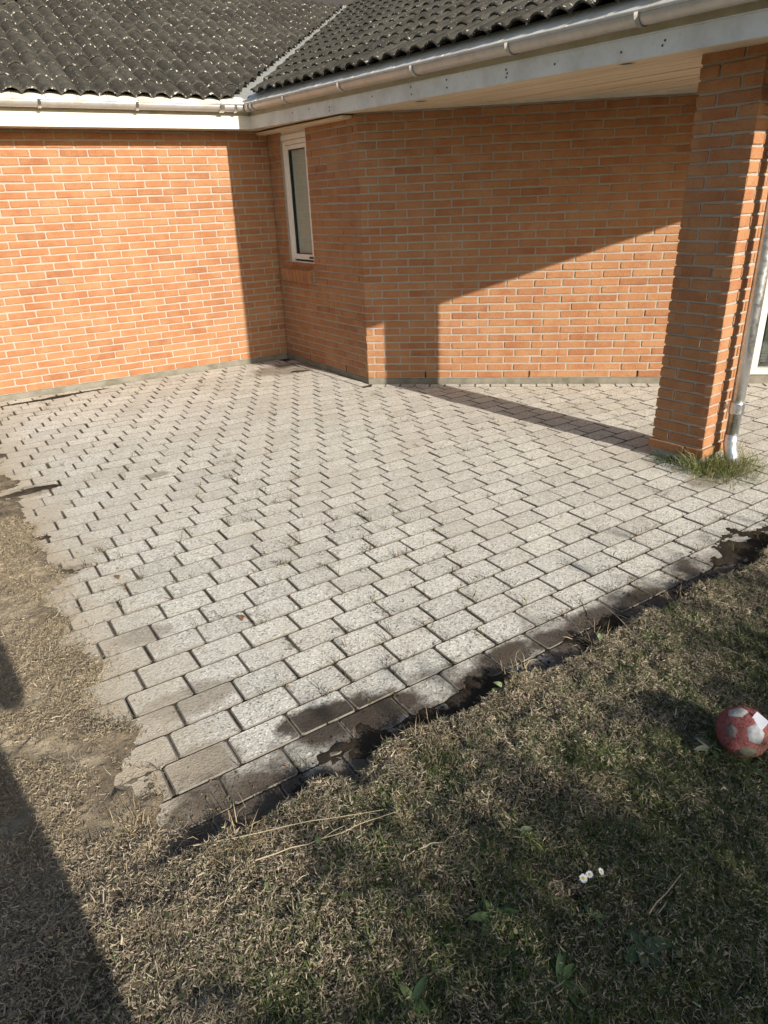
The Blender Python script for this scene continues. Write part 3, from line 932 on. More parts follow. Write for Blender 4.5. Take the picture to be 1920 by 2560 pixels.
def clip(poly, n, c):
    out = []
    for a, b in zip(poly, np.roll(poly, -1, axis=0)):
        da, db = a @ n - c, b @ n - c
        if da >= 0: out.append(a)
        if da * db < 0: out.append(a + (b - a) * da / (da - db))
    return np.array(out) if len(out) > 2 else None
def rounded(poly, r_):
    out = []
    n = len(poly)
    for i in range(n):
        p, a, b = poly[i], poly[i - 1], poly[(i + 1) % n]
        la, lb = np.linalg.norm(a - p), np.linalg.norm(b - p)
        ra, rb = min(r_, la * .4), min(r_, lb * .4)
        out += [p + (a - p) / la * ra, p + (b - p) / lb * rb]
    return np.array(out)
def paver_mesh(loc):
    v, f = paver_geo(loc)
    m = mesh('paver', v, f, [M['paver'], M['paver_edge']])
    m.polygons.foreach_set('material_index', [0] + [1] * (len(f) - 1))
    return m
def paver_geo(poly, H=.05, ch=.0042, cd=.0030):
    """poly CCW, local 2-D"""
    poly = rounded(poly, .008) + rng.normal(0, .0009, (2 * len(poly), 2))
    c = poly.mean(0); n = len(poly)
    dirv = c - poly; L = np.linalg.norm(dirv, axis=1, keepdims=True)
    ins = poly + dirv / L * ch * 1.25
    v = [(p[0], p[1], rng.normal(0, .0003)) for p in ins] + [(p[0], p[1], -cd) for p in poly] + [(p[0], p[1], -H) for p in poly]
    f = [tuple(range(n))]
    for a in (0, n):
        for i in range(n):
            j = (i + 1) % n
            f.append((a + i, a + n + i, a + n + j, a + j))
    return v, f
PAV = []
def add_paver(poly, full, ang):
    c = poly.mean(0)
    d2 = rng.normal(0, .0022, 2)
    x = c[0]
    loose = 1.0 + 2.2 * float(sstep(-1.2, -2.4, x))
    mw = Matrix.Translation((c[0] + d2[0] * .4 * loose, c[1] + d2[1] * .4 * loose, abs(rng.normal(0, .0014)))) @ Matrix.Rotation(rng.normal(0, .0040) * loose ** .4, 4, 'X') @ Matrix.Rotation(rng.normal(0, .0040) * loose ** .4, 4, 'Y') @ Matrix.Rotation(ang + rng.normal(0, .004) * loose, 4, 'Z')
    PAV.append((parea([P3(p, 0) for p in poly]), mw, poly - c, full, ang))
jg = .0030
bis = oB + oC; bis /= np.linalg.norm(bis); bt = np.array([-bis[1], bis[0]])
if bt @ dC < 0: bt = -bt
for j in range(-2, 58):
    off = -.126 + j * PA_ / 3 + rng.normal(0, .003)
    k0 = int(math.floor((-.45 - off) / PA_)); k1 = int((8.3 - off) / PA_)
    for k in range(k0, k1):
        s0 = off + k * PA_; s1 = s0 + PA_
        t0, t1 = (j - 1) * PB_, j * PB_
        if s1 < EDGE_S - .12: continue
        q = np.array([GB + gs * a + gt * b for a, b in ((s0 + jg, t0 + jg), (s1 - jg, t0 + jg), (s1 - jg, t1 - jg), (s0 + jg, t1 - jg))])
        c = q.mean(0)
        if c[0] > 4.6 or c[1] > 9: continue
        full = True
        lo = {'n': 4}
        q2 = q
        for n_, c_ in [(oA, A0 @ oA + .012), (oB, C0 @ oB + .118) if (c - C0) @ bt < 0 else (oC, C0 @ oC + .112)]:
            if q2 is not None and (q2 @ n_ < c_).any():
                q2 = clip(q2, n_, c_); full = False
        if q2 is None or len(q2) < 3: continue
        ar = abs(np.dot(q2[:, 0], np.roll(q2[:, 1], -1)) - np.dot(q2[:, 1], np.roll(q2[:, 0], -1))) / 2
        if ar < .0012: continue
        add_paver(q2, full, G)
# border courses along the walls
for O, d, o, L, st, s_ in ((C0, dC, oC, 5.0, .1405, .03), (A0, dB, oB, LB + .03, .205, .15)):
    s = s_
    while s < L:
        a, b = s + .003, min(s + st, L) - .003
        q = np.array([O + d * a + o * .006, O + d * b + o * .006, O + d * b + o * .108, O + d * a + o * .108])
        if np.cross(q[1] - q[0], q[2] - q[1]) < 0: q = q[::-1]
        add_paver(q, False, math.atan2(d[1], d[0])); s += st
PAV.sort(key=lambda p: -p[0])
pv = {}; pset = MB(); pmi = []
for i, (ar, mw, poly, full, ang) in enumerate(PAV):
    c, s = math.cos(-ang), math.sin(-ang)
    loc = poly @ np.array([[c, s], [-s, c]])
    if i < 300:
        if full:
            key = i % 14
            if key not in pv: pv[key] = paver_mesh(loc)
            m = pv[key]
        else:
            m = paver_mesh(loc)
        o = bpy.data.objects.new('paver', m); o.matrix_basis = mw; link(o, patio)
    else:
        v, f = paver_geo(loc); pset.add([mw @ Vector(p) for p in v], f); pmi += [0] + [1] * (len(f) - 1)
po = pset.obj('pavers', [M['paver_s'], M['paver_edge']], patio, kind='stuff')
po.data.polygons.foreach_set('material_index', pmi)

# lawn, sand and mud: one relief sheet that creeps over the patio's edges
MUD = [(-2.30, 4.02, .24, .05), (-1.88, 3.34, .10, .04), (-1.62, 2.90, .14, .07), (-3.3, 6.33, .45, .045), (-2.95, 6.60, .30, .03), (-1.06, 7.55, .30, .10), (-.75, 7.25, .2, .06)]
def mudf(x, y):
    m = np.zeros_like(x) - 1.0
    for (cx, cy, ra, rb) in MUD:
        dx, dy = x - cx, y - cy
        a = dx * gs[0] + dy * gs[1]; b = dx * gt[0] + dy * gt[1]
        m = np.maximum(m, 1 - np.sqrt((a / ra) ** 2 + (b / rb) ** 2))
    return m
def terrain(x, y):
    s, t = S_of(x, y), T_of(x, y)
    n1 = fbm(x, y, 4.5, 3) - .5; n2 = fbm(x, y, 17, 9) - .5; n3 = fbm(x, y, 60, 21, 3) - .5
    dn = EDGE_T + n1 * .10 + n2 * .05 - t
    dl = EDGE_S + n1 * .22 + n2 * .03 - s
    ins = sstep(EDGE_S - .16, EDGE_S + .06, s + n1 * .2)
    near = sstep(-.20, -.05, dn - .05 + n1 * .62 + n2 * .16) * ins
    lawn = lerp(sstep(-.30, .45, dn + n1 * .5), sstep(-.005, .055, dn), ins)
    lf = sstep(-.16, .08, dl)
    z = np.full_like(x, -.030)
    mud = mudf(x, y) + n1 * .9 + n2 * .7
    z = np.maximum(z, lerp(-.016, .004, sstep(-.35, .2, mud)) + n3 * .009)
    z = np.maximum(z, lerp(-.016, .0035 + n2 * .006, near) + n3 * .010 * near)
    z = np.maximum(z, lerp(-.016 + .026 * lf, .040 + n1 * .035 + n2 * .040 + n3 * .022, lawn))
    zl = .011 + n1 * .024 + n2 * .032 + n3 * .030
    z = np.maximum(z, lerp(-.016, zl, lf))
    return z, dict(mud=sstep(-.2, .15, mud), near=near, lawn=lawn, left=lf, ins=ins, dn=dn, dl=dl, s=s, t=t)
def soilcol(x, y, w):
    n = fbm(x, y, 9, 41)[..., None]
    mud = lerp(np.array([.034, .027, .020]), np.array([.070, .055, .040]), n)
    sand = lerp(np.array([.29, .235, .16]), np.array([.52, .43, .295]), sstep(.3, .7, n))
    earth = lerp(np.array([.060, .045, .030]), np.array([.15, .115, .07]), sstep(.3, .7, n))
    c = np.broadcast_to(mud, x.shape + (3,)).copy()
    sandw = w['left'] * (1 - .5 * sstep(1.3, 2.2, w['t']))
    c = lerp(c, sand, np.clip(sandw, 0, 1)[..., None])
    c = lerp(c, earth, (w['lawn'] * lerp(np.ones_like(x), sstep(.0, .12, w['dn']), w['ins']))[..., None])
    return c
x0, x1, y0, y1, rs = -3.9, 3.4, .2, 7.2, .0135
gx = np.arange(x0, x1, rs); gy = np.arange(y0, y1, rs)
X, Y = np.meshgrid(gx, gy)
Zt, W = terrain(X, Y)
colr = soilcol(X, Y, W)
nx, ny = len(gx), len(gy)
idx = np.arange(nx * ny).reshape(ny, nx)
q = np.stack([idx[:-1, :-1], idx[:-1, 1:], idx[1:, 1:], idx[1:, :-1]], -1).reshape(-1, 4)
zq = Zt.ravel()[q].max(1)
q = q[zq > -.0155]
used = np.unique(q); remap = np.full(nx * ny, -1); remap[used] = np.arange(len(used))
lawn = bigmesh('lawn', np.stack([X.ravel(), Y.ravel(), Zt.ravel()], 1)[used], remap[q], m_col('soil_and_sand', .95, 0, .1, 22), col=colr.reshape(-1, 3)[used], kind='structure', smooth=True)
lawn['label'] = 'patchy dry lawn with bare sand and mud creeping over the patio edge'

# ------------------------------------------------------------------ grass
def blades(P, yaw, elev, L, wd, bend, c0, roll=None):
    n = len(P)
    hd = np.stack([np.cos(yaw), np.sin(yaw), np.zeros(n)], 1)
    sd = np.stack([-np.sin(yaw), np.cos(yaw), np.zeros(n)], 1)
    up = np.array([0, 0, 1.])
    if roll is not None:
        sd = sd * np.cos(roll)[:, None] + up * np.sin(roll)[:, None]
    d0 = hd * np.cos(elev)[:, None] + up * np.sin(elev)[:, None]
    e1 = elev - bend
    d1 = hd * np.cos(e1)[:, None] + up * np.sin(e1)[:, None]
    m = P + d0 * (L * .5)[:, None]; tp = m + d1 * (L * .5)[:, None]
    w = (wd / 2)[:, None] * sd
    V = np.stack([P - w, P + w, m - w * .85, m + w * .85, tp], 1).reshape(-1, 3)
    b = np.arange(n)[:, None] * 5
    F = np.concatenate([b + np.array([0, 1, 3]), b + np.array([0, 3, 2]), b + np.array([2, 3, 4])], 1).reshape(-1, 3)
    C = np.repeat(c0, 5, 0)
    return V, F, C
def pick(pal, n, jit=.18):
    pal = np.array(pal); c = pal[rng.integers(0, len(pal), n)]
    return np.clip(c * (1 + rng.normal(0, jit, (n, 1))), .008, .8)
DRY = [(.44, .375, .275), (.40, .335, .24), (.49, .42, .31), (.34, .28, .195), (.27, .215, .15), (.38, .32, .23), (.34, .31, .20), (.23, .19, .13)]
GREEN = [(.11, .15, .05), (.085, .12, .04), (.14, .175, .065), (.17, .19, .08), (.065, .095, .035)]
def sample(n, xa, xb, ya, yb):
    x = rng.uniform(xa, xb, n); y = rng.uniform(ya, yb, n)
    return x, y
def infront(x, y):
    q = cproj(np.stack([x, y, np.zeros_like(x)], 1))
    inn = (q[:, 0] > -40) & (q[:, 0] < 808) & (q[:, 1] > 0) & (q[:, 1] < 1070)
    wide = (q[:, 0] > -420) & (q[:, 0] < 1190) & (q[:, 1] > 0) & (q[:, 1] < 1500)
    return inn | (wide & (rng.random(len(x)) < .38))
GM = m_col('grass_blades', .9, .25, .04)
parts = []
n = 5600000
x, y = sample(n, -2.6, 3.0, .35, 3.6)
k = infront(x, y); x, y = x[k], y[k]
z, w = terrain(x, y)
clump = fbm(x, y, 7, 77)
green_w = np.clip(.14 + 1.15 * sstep(.02, .85, (x * .60 - (y - 1.62) * .80) + (clump - .5) * 1.3) , 0, 1)
u = rng.random(len(x))
dens = np.clip(w['lawn'] * lerp(np.ones_like(x), sstep(.0, .04, w['dn']), w['ins']), 0, 1) * (.5 + .5 * sstep(.3, .6, clump)) + .80 * sstep(-.10, .06, w['dl']) * (1 - w['lawn']) * sstep(.30, .55, clump)
keep = u < dens
x, y, z, gw, clump = x[keep], y[keep], np.maximum(z, .0)[keep], (green_w * (1 - .9 * w['left']))[keep], clump[keep]
isg = rng.random(len(x)) < gw * .62
thin = rng.random(len(x)) < np.where(isg, .50, .58)
x, y, z, isg = x[thin], y[thin], z[thin], isg[thin]
n = len(x)
P = np.stack([x, y, z - .003 + rng.random(n) ** 1.5 * .016 * (~isg)], 1)
L = np.where(isg, rng.uniform(.012, .036, n), rng.gamma(1.6, .0056, n) + .004)
el = np.where(isg, rng.uniform(.35, 1.25, n), rng.normal(.06, .30, n))
wd = np.where(isg, rng.uniform(.0011, .0024, n), rng.gamma(3.0, .0005, n) + .0006)
bend = np.where(isg, rng.uniform(-.1, 1.1, n), rng.normal(.3, .9, n))
c = np.where(isg[:, None], pick(GREEN, n), pick(DRY, n, .16))
_, w2 = terrain(x, y)
c = c * lerp(np.ones(3), np.array([1.04, 1.02, 1.0]), (w2['left'] * (1 - w2['lawn']) * (~isg))[:, None])
V, F, C = blades(P, rng.uniform(0, 2 * np.pi, n), el, L, wd, bend, c, rng.normal(0, .7, n))
print('BLADES', n)
g = bigmesh('grass', V, F, GM, col=C); g['label'] = 'short half-dead lawn grass mixed with brown thatch'
NB = n
# longer green tufts in patches
n = 26000
x, y = sample(n, -1.2, 3.0, .35, 2.9); k = infront(x, y); x, y = x[k], y[k]
z, w = terrain(x, y)
cl = fbm(x, y, 5, 131); zone = sstep(.1, .95, x * .60 - (y - 1.62) * .80 + .35)
keep = (rng.random(len(x)) < w['lawn'] * sstep(.10, .2, w['dn']) * zone * sstep(.48, .62, cl))
x, y, z = x[keep], y[keep], z[keep]; n = len(x)
V, F, C = blades(np.stack([x, y, z - .004], 1), rng.uniform(0, 6.28, n), rng.uniform(.5, 1.3, n), rng.uniform(.03, .075, n), rng.uniform(.0015, .0034, n), rng.uniform(.1, 1.2, n), pick(GREEN, n), rng.normal(0, .5, n))
g = bigmesh('grass', V, F, GM, col=C); g['label'] = 'longer green grass growing in patches on the lawn'
# straw litter: flat on the sand and over the lawn
n = 170000
x, y = sample(n, -2.7, 2.2, .6, 4.4); k = infront(x, y); x, y = x[k], y[k]
z, w = terrain(x, y)
dn_ = (sstep(-.16, .06, w['dl']) * .62 + w['lawn'] * sstep(.05, .15, w['dn']) * .16) * (.35 + .65 * sstep(.35, .65, fbm(x, y, 6, 55)))
keep = rng.random(len(x)) < dn_
x, y, z = x[keep], y[keep], z[keep]; n = len(x)
V, F, C = blades(np.stack([x, y, np.maximum(z, .001) + rng.random(n) * .006], 1), rng.normal(.5, 1.0, n), rng.normal(.12, .25, n), rng.gamma(2.5, .008, n) + .006, rng.uniform(.0008, .0020, n), rng.normal(.1, .4, n), pick(DRY[:5], n, .25), rng.normal(0, .6, n))
g = bigmesh('straw', V, F, GM, col=C); g['label'] = 'flattened dry straw litter on the sand and lawn'
# crumbs of earth on the bare sand and mud
n = 150000
x, y = sample(n, -2.7, 2.2, .8, 4.4); k = infront(x, y); x, y = x[k], y[k]
z, w = terrain(x, y)
keep = rng.random(len(x)) < np.clip(w['left'] * .55 * (1 - w['ins']) + sstep(-.26, -.08, w['dn'] + (fbm(x, y, 5, 17) - .5) * .2) * w['ins'] * (1 - sstep(.02, .1, w['dn'])) * .75 + .30 * sstep(-.2, .08, -np.abs(w['s'] - EDGE_S - .08)), 0, 1) * sstep(.38, .6, fbm(x, y, 11, 91))
x, y, z = x[keep], y[keep], z[keep]; n = len(x)
rr = rng.gamma(2.0, .0010, n) + .0008
tet = np.array([[1, 0, -.3], [-.5, .87, -.3], [-.5, -.87, -.3], [0, 0, .9]])
V = np.stack([x, y, np.maximum(z, .0005)], 1)[:, None] + rr[:, None, None] * (tet[None] + rng.normal(0, .25, (n, 4, 3)))
F = (np.arange(n)[:, None, None] * 4 + np.array([[0, 1, 3], [1, 2, 3], [2, 0, 3]])).reshape(-1, 3)
wk = {kk: vv[keep] for kk, vv in w.items()}
cc = soilcol(x, y, wk)
cc = lerp(cc, np.array([.36, .275, .17]), (1 - sstep(-.1, .25, wk['s']))[:, None]) * rng.uniform(.6, 1.1, (n, 1))
g = bigmesh('dirt', V.reshape(-1, 3), F, GM, col=np.repeat(cc, 4, 0)); g['label'] = 'loose crumbs of earth on the bare soil'
# clover and small round leaves low in the lawn
n = 8000
x, y = sample(n, -1.0, 2.8, .35, 2.6); k = infront(x, y); x, y = x[k], y[k]
z, w = terrain(x, y)
zone = sstep(-.1, .9, x * .60 - (y - 1.62) * .80 + .3)
keep = rng.random(len(x)) < w['lawn'] * sstep(.10, .2, w['dn']) * zone * sstep(.42, .62, fbm(x, y, 8, 171)) * .8
x, y, z = x[keep], y[keep], z[keep]; n = len(x)
m = 7
ang = np.arange(m) * 2 * np.pi / m
rad = rng.uniform(.0025, .006, n)
yaw = rng.uniform(0, 6.28, n); tx, ty = rng.normal(0, .35, n), rng.normal(0, .35, n)
lx = np.cos(ang)[None] * rad[:, None] * 1.25; ly = np.sin(ang)[None] * rad[:, None]
wx = lx * np.cos(yaw)[:, None] - ly * np.sin(yaw)[:, None]; wy = lx * np.sin(yaw)[:, None] + ly * np.cos(yaw)[:, None]
V = np.stack([x[:, None] + wx, y[:, None] + wy, (z + rng.uniform(.008, .026, n))[:, None] + wx * tx[:, None] + wy * ty[:, None]], -1).reshape(-1, 3)
F = (np.arange(n)[:, None, None] * m + np.array([[0, i, i + 1] for i in range(1, m - 1)])).reshape(-1, 3)
g = bigmesh('undergrowth', V, F, GM, col=np.repeat(pick([(.06, .085, .03), (.09, .11, .05), (.055, .075, .035), (.13, .14, .075)], n), m, 0)); g['label'] = 'small clover and daisy leaves low in the lawn'

# weeds in the paver joints
pts = []
for _ in range(6500):
    j = rng.integers(-1, 44); a = rng.uniform(-.1, 5.2)
    if rng.random() < .55:
        t_v = j * PB_; s_v = a
    else:
        kq = round((a - (-.126 + j * PA_ / 3)) / PA_); s_v = -.126 + j * PA_ / 3 + kq * PA_; t_v = (j - rng.random()) * PB_
    p = GB + gs * s_v + gt * t_v
    d2 = math.hypot(*p)
    if (p - A0) @ oA < .05 or ((p - A0) @ oB < .15 and (p - C0) @ oC < .15): continue
    bias = fbm(np.array([p[0]]), np.array([p[1]]), 1.3, 222)[0]
    if rng.random() < (bias - .34) * 2.0 * (1.7 if d2 < 3.6 else .5): pts.append(p)
BP, BY, BE, BLn, BW, BC = [], [], [], [], [], []
for p in pts:
    big = rng.random() < .16
    for _ in range(rng.integers(2, 5) if not big else rng.integers(6, 12)):
        BP.append(P3(p + rng.normal(0, .006 if not big else .014, 2), -.007)); BY.append(rng.uniform(0, 6.28)); BE.append(rng.uniform(.15, 1.3))
        BLn.append(rng.uniform(.022, .062) * (1.35 if big else 1)); BW.append(rng.uniform(.0016, .0036)); BC.append(random.choice([(.06, .05, .022), (.11, .08, .04), (.20, .10, .04), (.08, .10, .03), (.04, .035, .02), (.13, .15, .05)]))
V, F, C = blades(np.array(BP), np.array(BY), np.array(BE), np.array(BLn), np.array(BW), rng.normal(.4, .6, len(BP)), np.array(BC), rng.normal(0, .8, len(BP)))
g = bigmesh('weeds', V, F, GM, col=C); g['label'] = 'tiny weeds sprouting in the paver joints'

# grass tufts: at the pillar's foot, along the walls and on the ragged patio edge
def tuft(name, base, n, spread, L0, L1, pal, label, group=None, wdt=.0028, flat=.0, cat='grass tuft', lean=None):
    e = empty(name, (base[0], base[1], base[2]), label, cat, group)
    p = np.stack([rng.normal(0, spread, n), rng.normal(0, spread, n), np.zeros(n)], 1)
    yaw = np.arctan2(p[:, 1], p[:, 0]) + rng.normal(0, .9, n)
    if lean is not None: yaw = np.where(rng.random(n) < .5, lean + rng.normal(0, .6, n), yaw)
    V, F, C = [], [], []
    half_ = n // 2
    V, F, C = blades(p + np.array(base), yaw, rng.uniform(.3, 1.35, n) * (1 - flat), rng.uniform(L0, L1, n), np.full(n, wdt) * rng.uniform(.6, 1.2, n), rng.uniform(.2, 1.5, n), pick(pal, n), rng.normal(0, .5, n))
    bigmesh('blades', V, F, GM, e, col=C, kind='stuff')
    return e
TG = [(.14, .19, .05), (.10, .15, .04), (.21, .23, .08), (.30, .28, .12), (.08, .11, .03), (.38, .33, .18)]
tuft('grass_tuft', (1.99, 3.935, .0), 420, .06, .07, .21, TG, 'thick green grass tuft between pillar foot and downpipe shoe', 'grass tufts at the pillar foot')
tuft('grass_tuft', (2.19, 3.965, .0), 520, .075, .08, .24, TG, 'bushy green grass tuft around the downpipe shoe', 'grass tufts at the pillar foot')
tuft('grass_tuft', (1.86, 4.13, .0), 240, .05, .03, .11, [(.07, .11, .035), (.05, .08, .025)], 'low dark green tuft along the shaded pillar foot', 'grass tufts at the pillar foot')
tuft('grass_tuft', (2.08, 3.84, .0), 420, .09, .03, .10, TG + [(.25, .2, .1)], 'sparse low tuft on the pavers in front of the downpipe', 'grass tufts at the pillar foot')
for (s, nm) in ((.55, 'few dry stems at the wall foot beside the shadow edge'), (1.02, 'small dry tuft at the middle of the sunlit wall foot'), (1.78, 'green weedy tuft at the sunlit wall foot below a weep slot'), (2.05, 'low mossy tuft at the far end of the sunlit wall foot')):
    p = A0 + dA * s + oA * .03
    tuft('grass_tuft', (p[0], p[1], -.005), 46, .045, .02, .07, [(.10, .12, .04), (.20, .16, .08), (.06, .08, .025), (.13, .10, .05)], nm, 'tufts along the sunlit wall', .002, .3)
for (s, nm) in ((1.42, 'dry twiggy stems at the foot of the porch wall'), (.9, 'small dry stem at the porch wall beside the pillar shadow')):
    p = C0 + dC * s + oC * .02
    tuft('grass_tuft', (p[0], p[1], 0), 14, .05, .05, .12, [(.30, .24, .14), (.20, .15, .08)], nm, 'dry stems along the porch wall', .002, .35)
q_ = [(-.74, 1.40, 60, 'bleached grass tuft at the patio corner'), (-.43, 1.33, 70, 'bleached upright stems beside the patio corner'), (.10, 1.66, 46, 'pale stems on the muddy lawn edge'), (.47, 1.95, 50, 'brown ragged tuft on the lawn edge'), (.80, 2.17, 50, 'dry tuft where the lawn meets the mud'), (1.22, 2.45, 46, 'pale curly tuft near the lawn edge end'), (-2.02, 3.20, 40, 'long dry stems on the sand beside the mud patch')]
for (x_, y_, n_, nm) in q_:
    z_ = float(terrain(np.array([x_]), np.array([y_]))[0][0])
    tuft('grass_tuft', (x_, y_, z_), n_, .035, .03, .085, [(.40, .31, .18), (.30, .22, .12), (.20, .16, .08), (.48, .39, .24)], nm, 'bleached tufts on the lawn edge', .0022)

# ------------------------------------------------------------------ dry stalks, leaves, broad-leaved weeds, daisies
LEAFM = m_col('weed_leaf', .6, .2, .3)
DRYM = m_plain('dry_stalk', (.38, .315, .21), .9)
def gz(x_, y_): return float(terrain(np.array([float(x_)]), np.array([float(y_)]))[0][0])
def stalk(pts, r0, label, br=()):
    pts = [np.array([a, b, gz(a, b) + c]) for a, b, c in pts]
    P = []
    for i in range(len(pts) - 1):
        for tt in np.linspace(0, 1, 5)[:-1]: P.append(lerp(pts[i], pts[i + 1], tt) + rng.normal(0, .0025, 3))
    P.append(pts[-1])
    mb = MB().tube(P, list(np.linspace(r0, r0 * .45, len(P))), 6)
    for (i, d_) in br: mb.tube([P[i], P[i] + np.array(d_) * .5 + [0, 0, .004], P[i] + np.array(d_)], [r0 * .6, r0 * .5, r0 * .3], 5)
    o = mb.obj('dry_stalk', DRYM); tag(o, label, 'stalk', 'dry stalks lying on the lawn'); return o
stalk([(.882, 2.45, .05), (.915, 2.27, .06), (.952, 2.075, .02)], .0019, 'pale dry stalk lying across the mud onto the lawn', [(3, (.03, -.07, .02))])
stalk([(-.545, 1.31, .02), (-.30, 1.345, .02), (-.035, 1.385, .025)], .0019, 'long straight straw lying near the patio corner')
stalk([(-.37, 1.25, .012), (-.20, 1.315, .02), (.005, 1.37, .02)], .0019, 'thin forked straw just below the longest straw', [(4, (.06, .03, .01))])
stalk([(.02, 1.245, .012), (.12, 1.285, .015), (.19, 1.32, .012)], .0019, 'short brown straw in the middle of the lawn')
stalk([(.585, 1.062, .02), (.68, 1.125, .045)], .0019, 'short pale twig near the daisies')
LEAFC = [(.09, .14, .045), (.07, .115, .04), (.06, .10, .045), (.12, .16, .06)]
def leafgeo(L, W_, curl, fold=.25, n=7):
    v, f = [], []
    for i in range(n):
        t = i / (n - 1); w = W_ * (math.sin(math.pi * min(1, t ** .75 * .97 + .03)) ** .8) * (.25 if i == 0 else 1) + .0012
        zc = curl[0] * t - curl[1] * t * t
        v += [(t * L, -w, zc + w * fold), (t * L, 0, zc), (t * L, w, zc + w * fold)]
    for i in range(n - 1):
        a = i * 3
        f += [(a, a + 3, a + 4, a + 1), (a + 1, a + 4, a + 5, a + 2)]
    return v, f
def rosette(x_, y_, n_, L_, label, wide=.24, tint=1.0, grey=0.0, up=.5):
    z_ = gz(x_, y_)
    e = empty('broadleaf_weed', (x_, y_, z_), label, 'weed', 'broad-leaved weeds in the lawn')
    for i in range(n_):
        a = i * 2.4 + rng.normal(0, .25); L = L_ * rng.uniform(.6, 1.1)
        v, f = leafgeo(L, L * wide * .5 * rng.uniform(.8, 1.2), (L * rng.uniform(.45, .95) * up, L * rng.uniform(.3, .9) * up))
        c = np.array(random.choice(LEAFC)) * tint * rng.uniform(.7, 1.25); c = lerp(c, np.array([.16, .17, .13]), grey * rng.random())
        mw = Matrix.Translation((x_, y_, z_ + .006)) @ Matrix.Rotation(a, 4, 'Z') @ Matrix.Rotation(rng.normal(0, .25), 4, 'X')
        obj('leaf', v, f, LEAFM, e, True, col=np.tile(c, (len(v), 1)), mw=mw)
    return e
rosette(.22, 1.078, 9, .062, 'dandelion-like green rosette left of the daisies', .30)
rosette(.335, .915, 11, .066, 'bright green rosette near the bottom of the lawn', .26, 1.15)
rosette(.545, .99, 8, .070, 'largest grey-green plantain rosette below the daisies', .44, .85, .7, .35)
rosette(.02, .895, 7, .046, 'small upright rosette at the very bottom of the lawn', .32, 1.1, 0, .9)
rosette(.965, 1.575, 9, .06, 'rosette of dull leaves beside the plush ball', .36, .7, .8)
rosette(1.045, 1.505, 7, .068, 'fresh long-leaved weed at the front of the plush ball', .22, 1.1)
rosette(.46, 1.065, 3, .036, 'single yellowish leaf sprout between daisies and plantain', .3, 1.3)
def flatleaf(x_, y_, L_, a, label, c, h=.012):
    v, f = leafgeo(L_, L_ * .27, (L_ * .3, L_ * .6), .5)
    mw = Matrix.Translation((x_, y_, gz(x_, y_) + h)) @ Matrix.Rotation(a, 4, 'Z') @ Matrix.Rotation(-.35, 4, 'Y')
    o = obj('leaf', v, f, LEAFM, None, True, col=np.tile(np.array(c), (len(v), 1)), mw=mw)
    return tag(o, label, 'leaf', 'loose leaves on the lawn edge')
flatleaf(.355, 1.915, .032, .6, 'pale green leaf standing on the lawn edge, one of two together', (.26, .33, .14))
flatleaf(.385, 1.912, .034, 2.4, 'broad pale green leaf beside its narrower twin on the lawn edge', (.30, .36, .17))
flatleaf(.805, 2.16, .040, 1.2, 'single pale green leaf near the dry stalk', (.27, .33, .17))
flatleaf(.33, 1.30, .034, .3, 'greyish leaf lying among the thatch mid-lawn', (.16, .18, .12))
flatleaf(-.21, 1.30, .026, 1.9, 'small green leaf below the straws', (.15, .20, .08))

PETM = m_plain('daisy_petal', (.82, .82, .80), .6); DISM = m_plain('daisy_disc', (.62, .50, .05), .8); STM = m_plain('daisy_stem', (.07, .11, .035), .7)
def daisy(x_, y_, r_, tilt, az, label):
    z_ = gz(x_, y_)
    e = empty('daisy', (x_, y_, z_), label, 'daisy', 'daisies in the lawn')
    h = .045
    MB().tube([(x_, y_, z_ - .005), (x_ + .002, y_ + .001, z_ + h * .5), (x_, y_, z_ + h)], .0011, 6).obj('stem', STM, e)
    Rm = Matrix.Translation((x_, y_, z_ + h)) @ Matrix.Rotation(az, 4, 'Z') @ Matrix.Rotation(tilt, 4, 'X')
    for i in range(17):
        a = 2 * math.pi * i / 17 + rng.normal(0, .05); L = r_ * rng.uniform(.88, 1.05); w = r_ * .155
        v = [(r_ * .22, -w * .5, 0), (r_ * .22, w * .5, 0), (L * .75, w, r_ * .12), (L, w * .35, r_ * .1), (L, -w * .35, r_ * .1), (L * .75, -w, r_ * .12)]
        obj('petal', [Rm @ Matrix.Rotation(a, 4, 'Z') @ Vector(p) for p in v], [(0, 5, 4, 3, 2, 1)], PETM, e)
    v, f = [], []
    n = 10
    for (rr, zz) in ((.36, -.01), (.34, .10), (.2, .17), (.05, .19)):
        for j in range(n): v.append(Rm @ Vector((r_ * rr * math.cos(6.283 * j / n), r_ * rr * math.sin(6.283 * j / n), r_ * zz)))
    for a in range(3):
        for j in range(n): f.append((a * n + j, a * n + (j + 1) % n, (a + 1) * n + (j + 1) % n, (a + 1) * n + j))
    f.append(tuple(range(3 * n, 4 * n)))
    obj('disc', v, f, DISM, e, True)
daisy(.448, 1.135, .0108, .55, .2, 'leftmost and largest of the three white daisies')
daisy(.466, 1.145, .0092, .35, -.3, 'middle white daisy touching its larger neighbour')
daisy(.493, 1.145, .0088, .65, 1.1, 'rightmost white daisy standing a little apart')

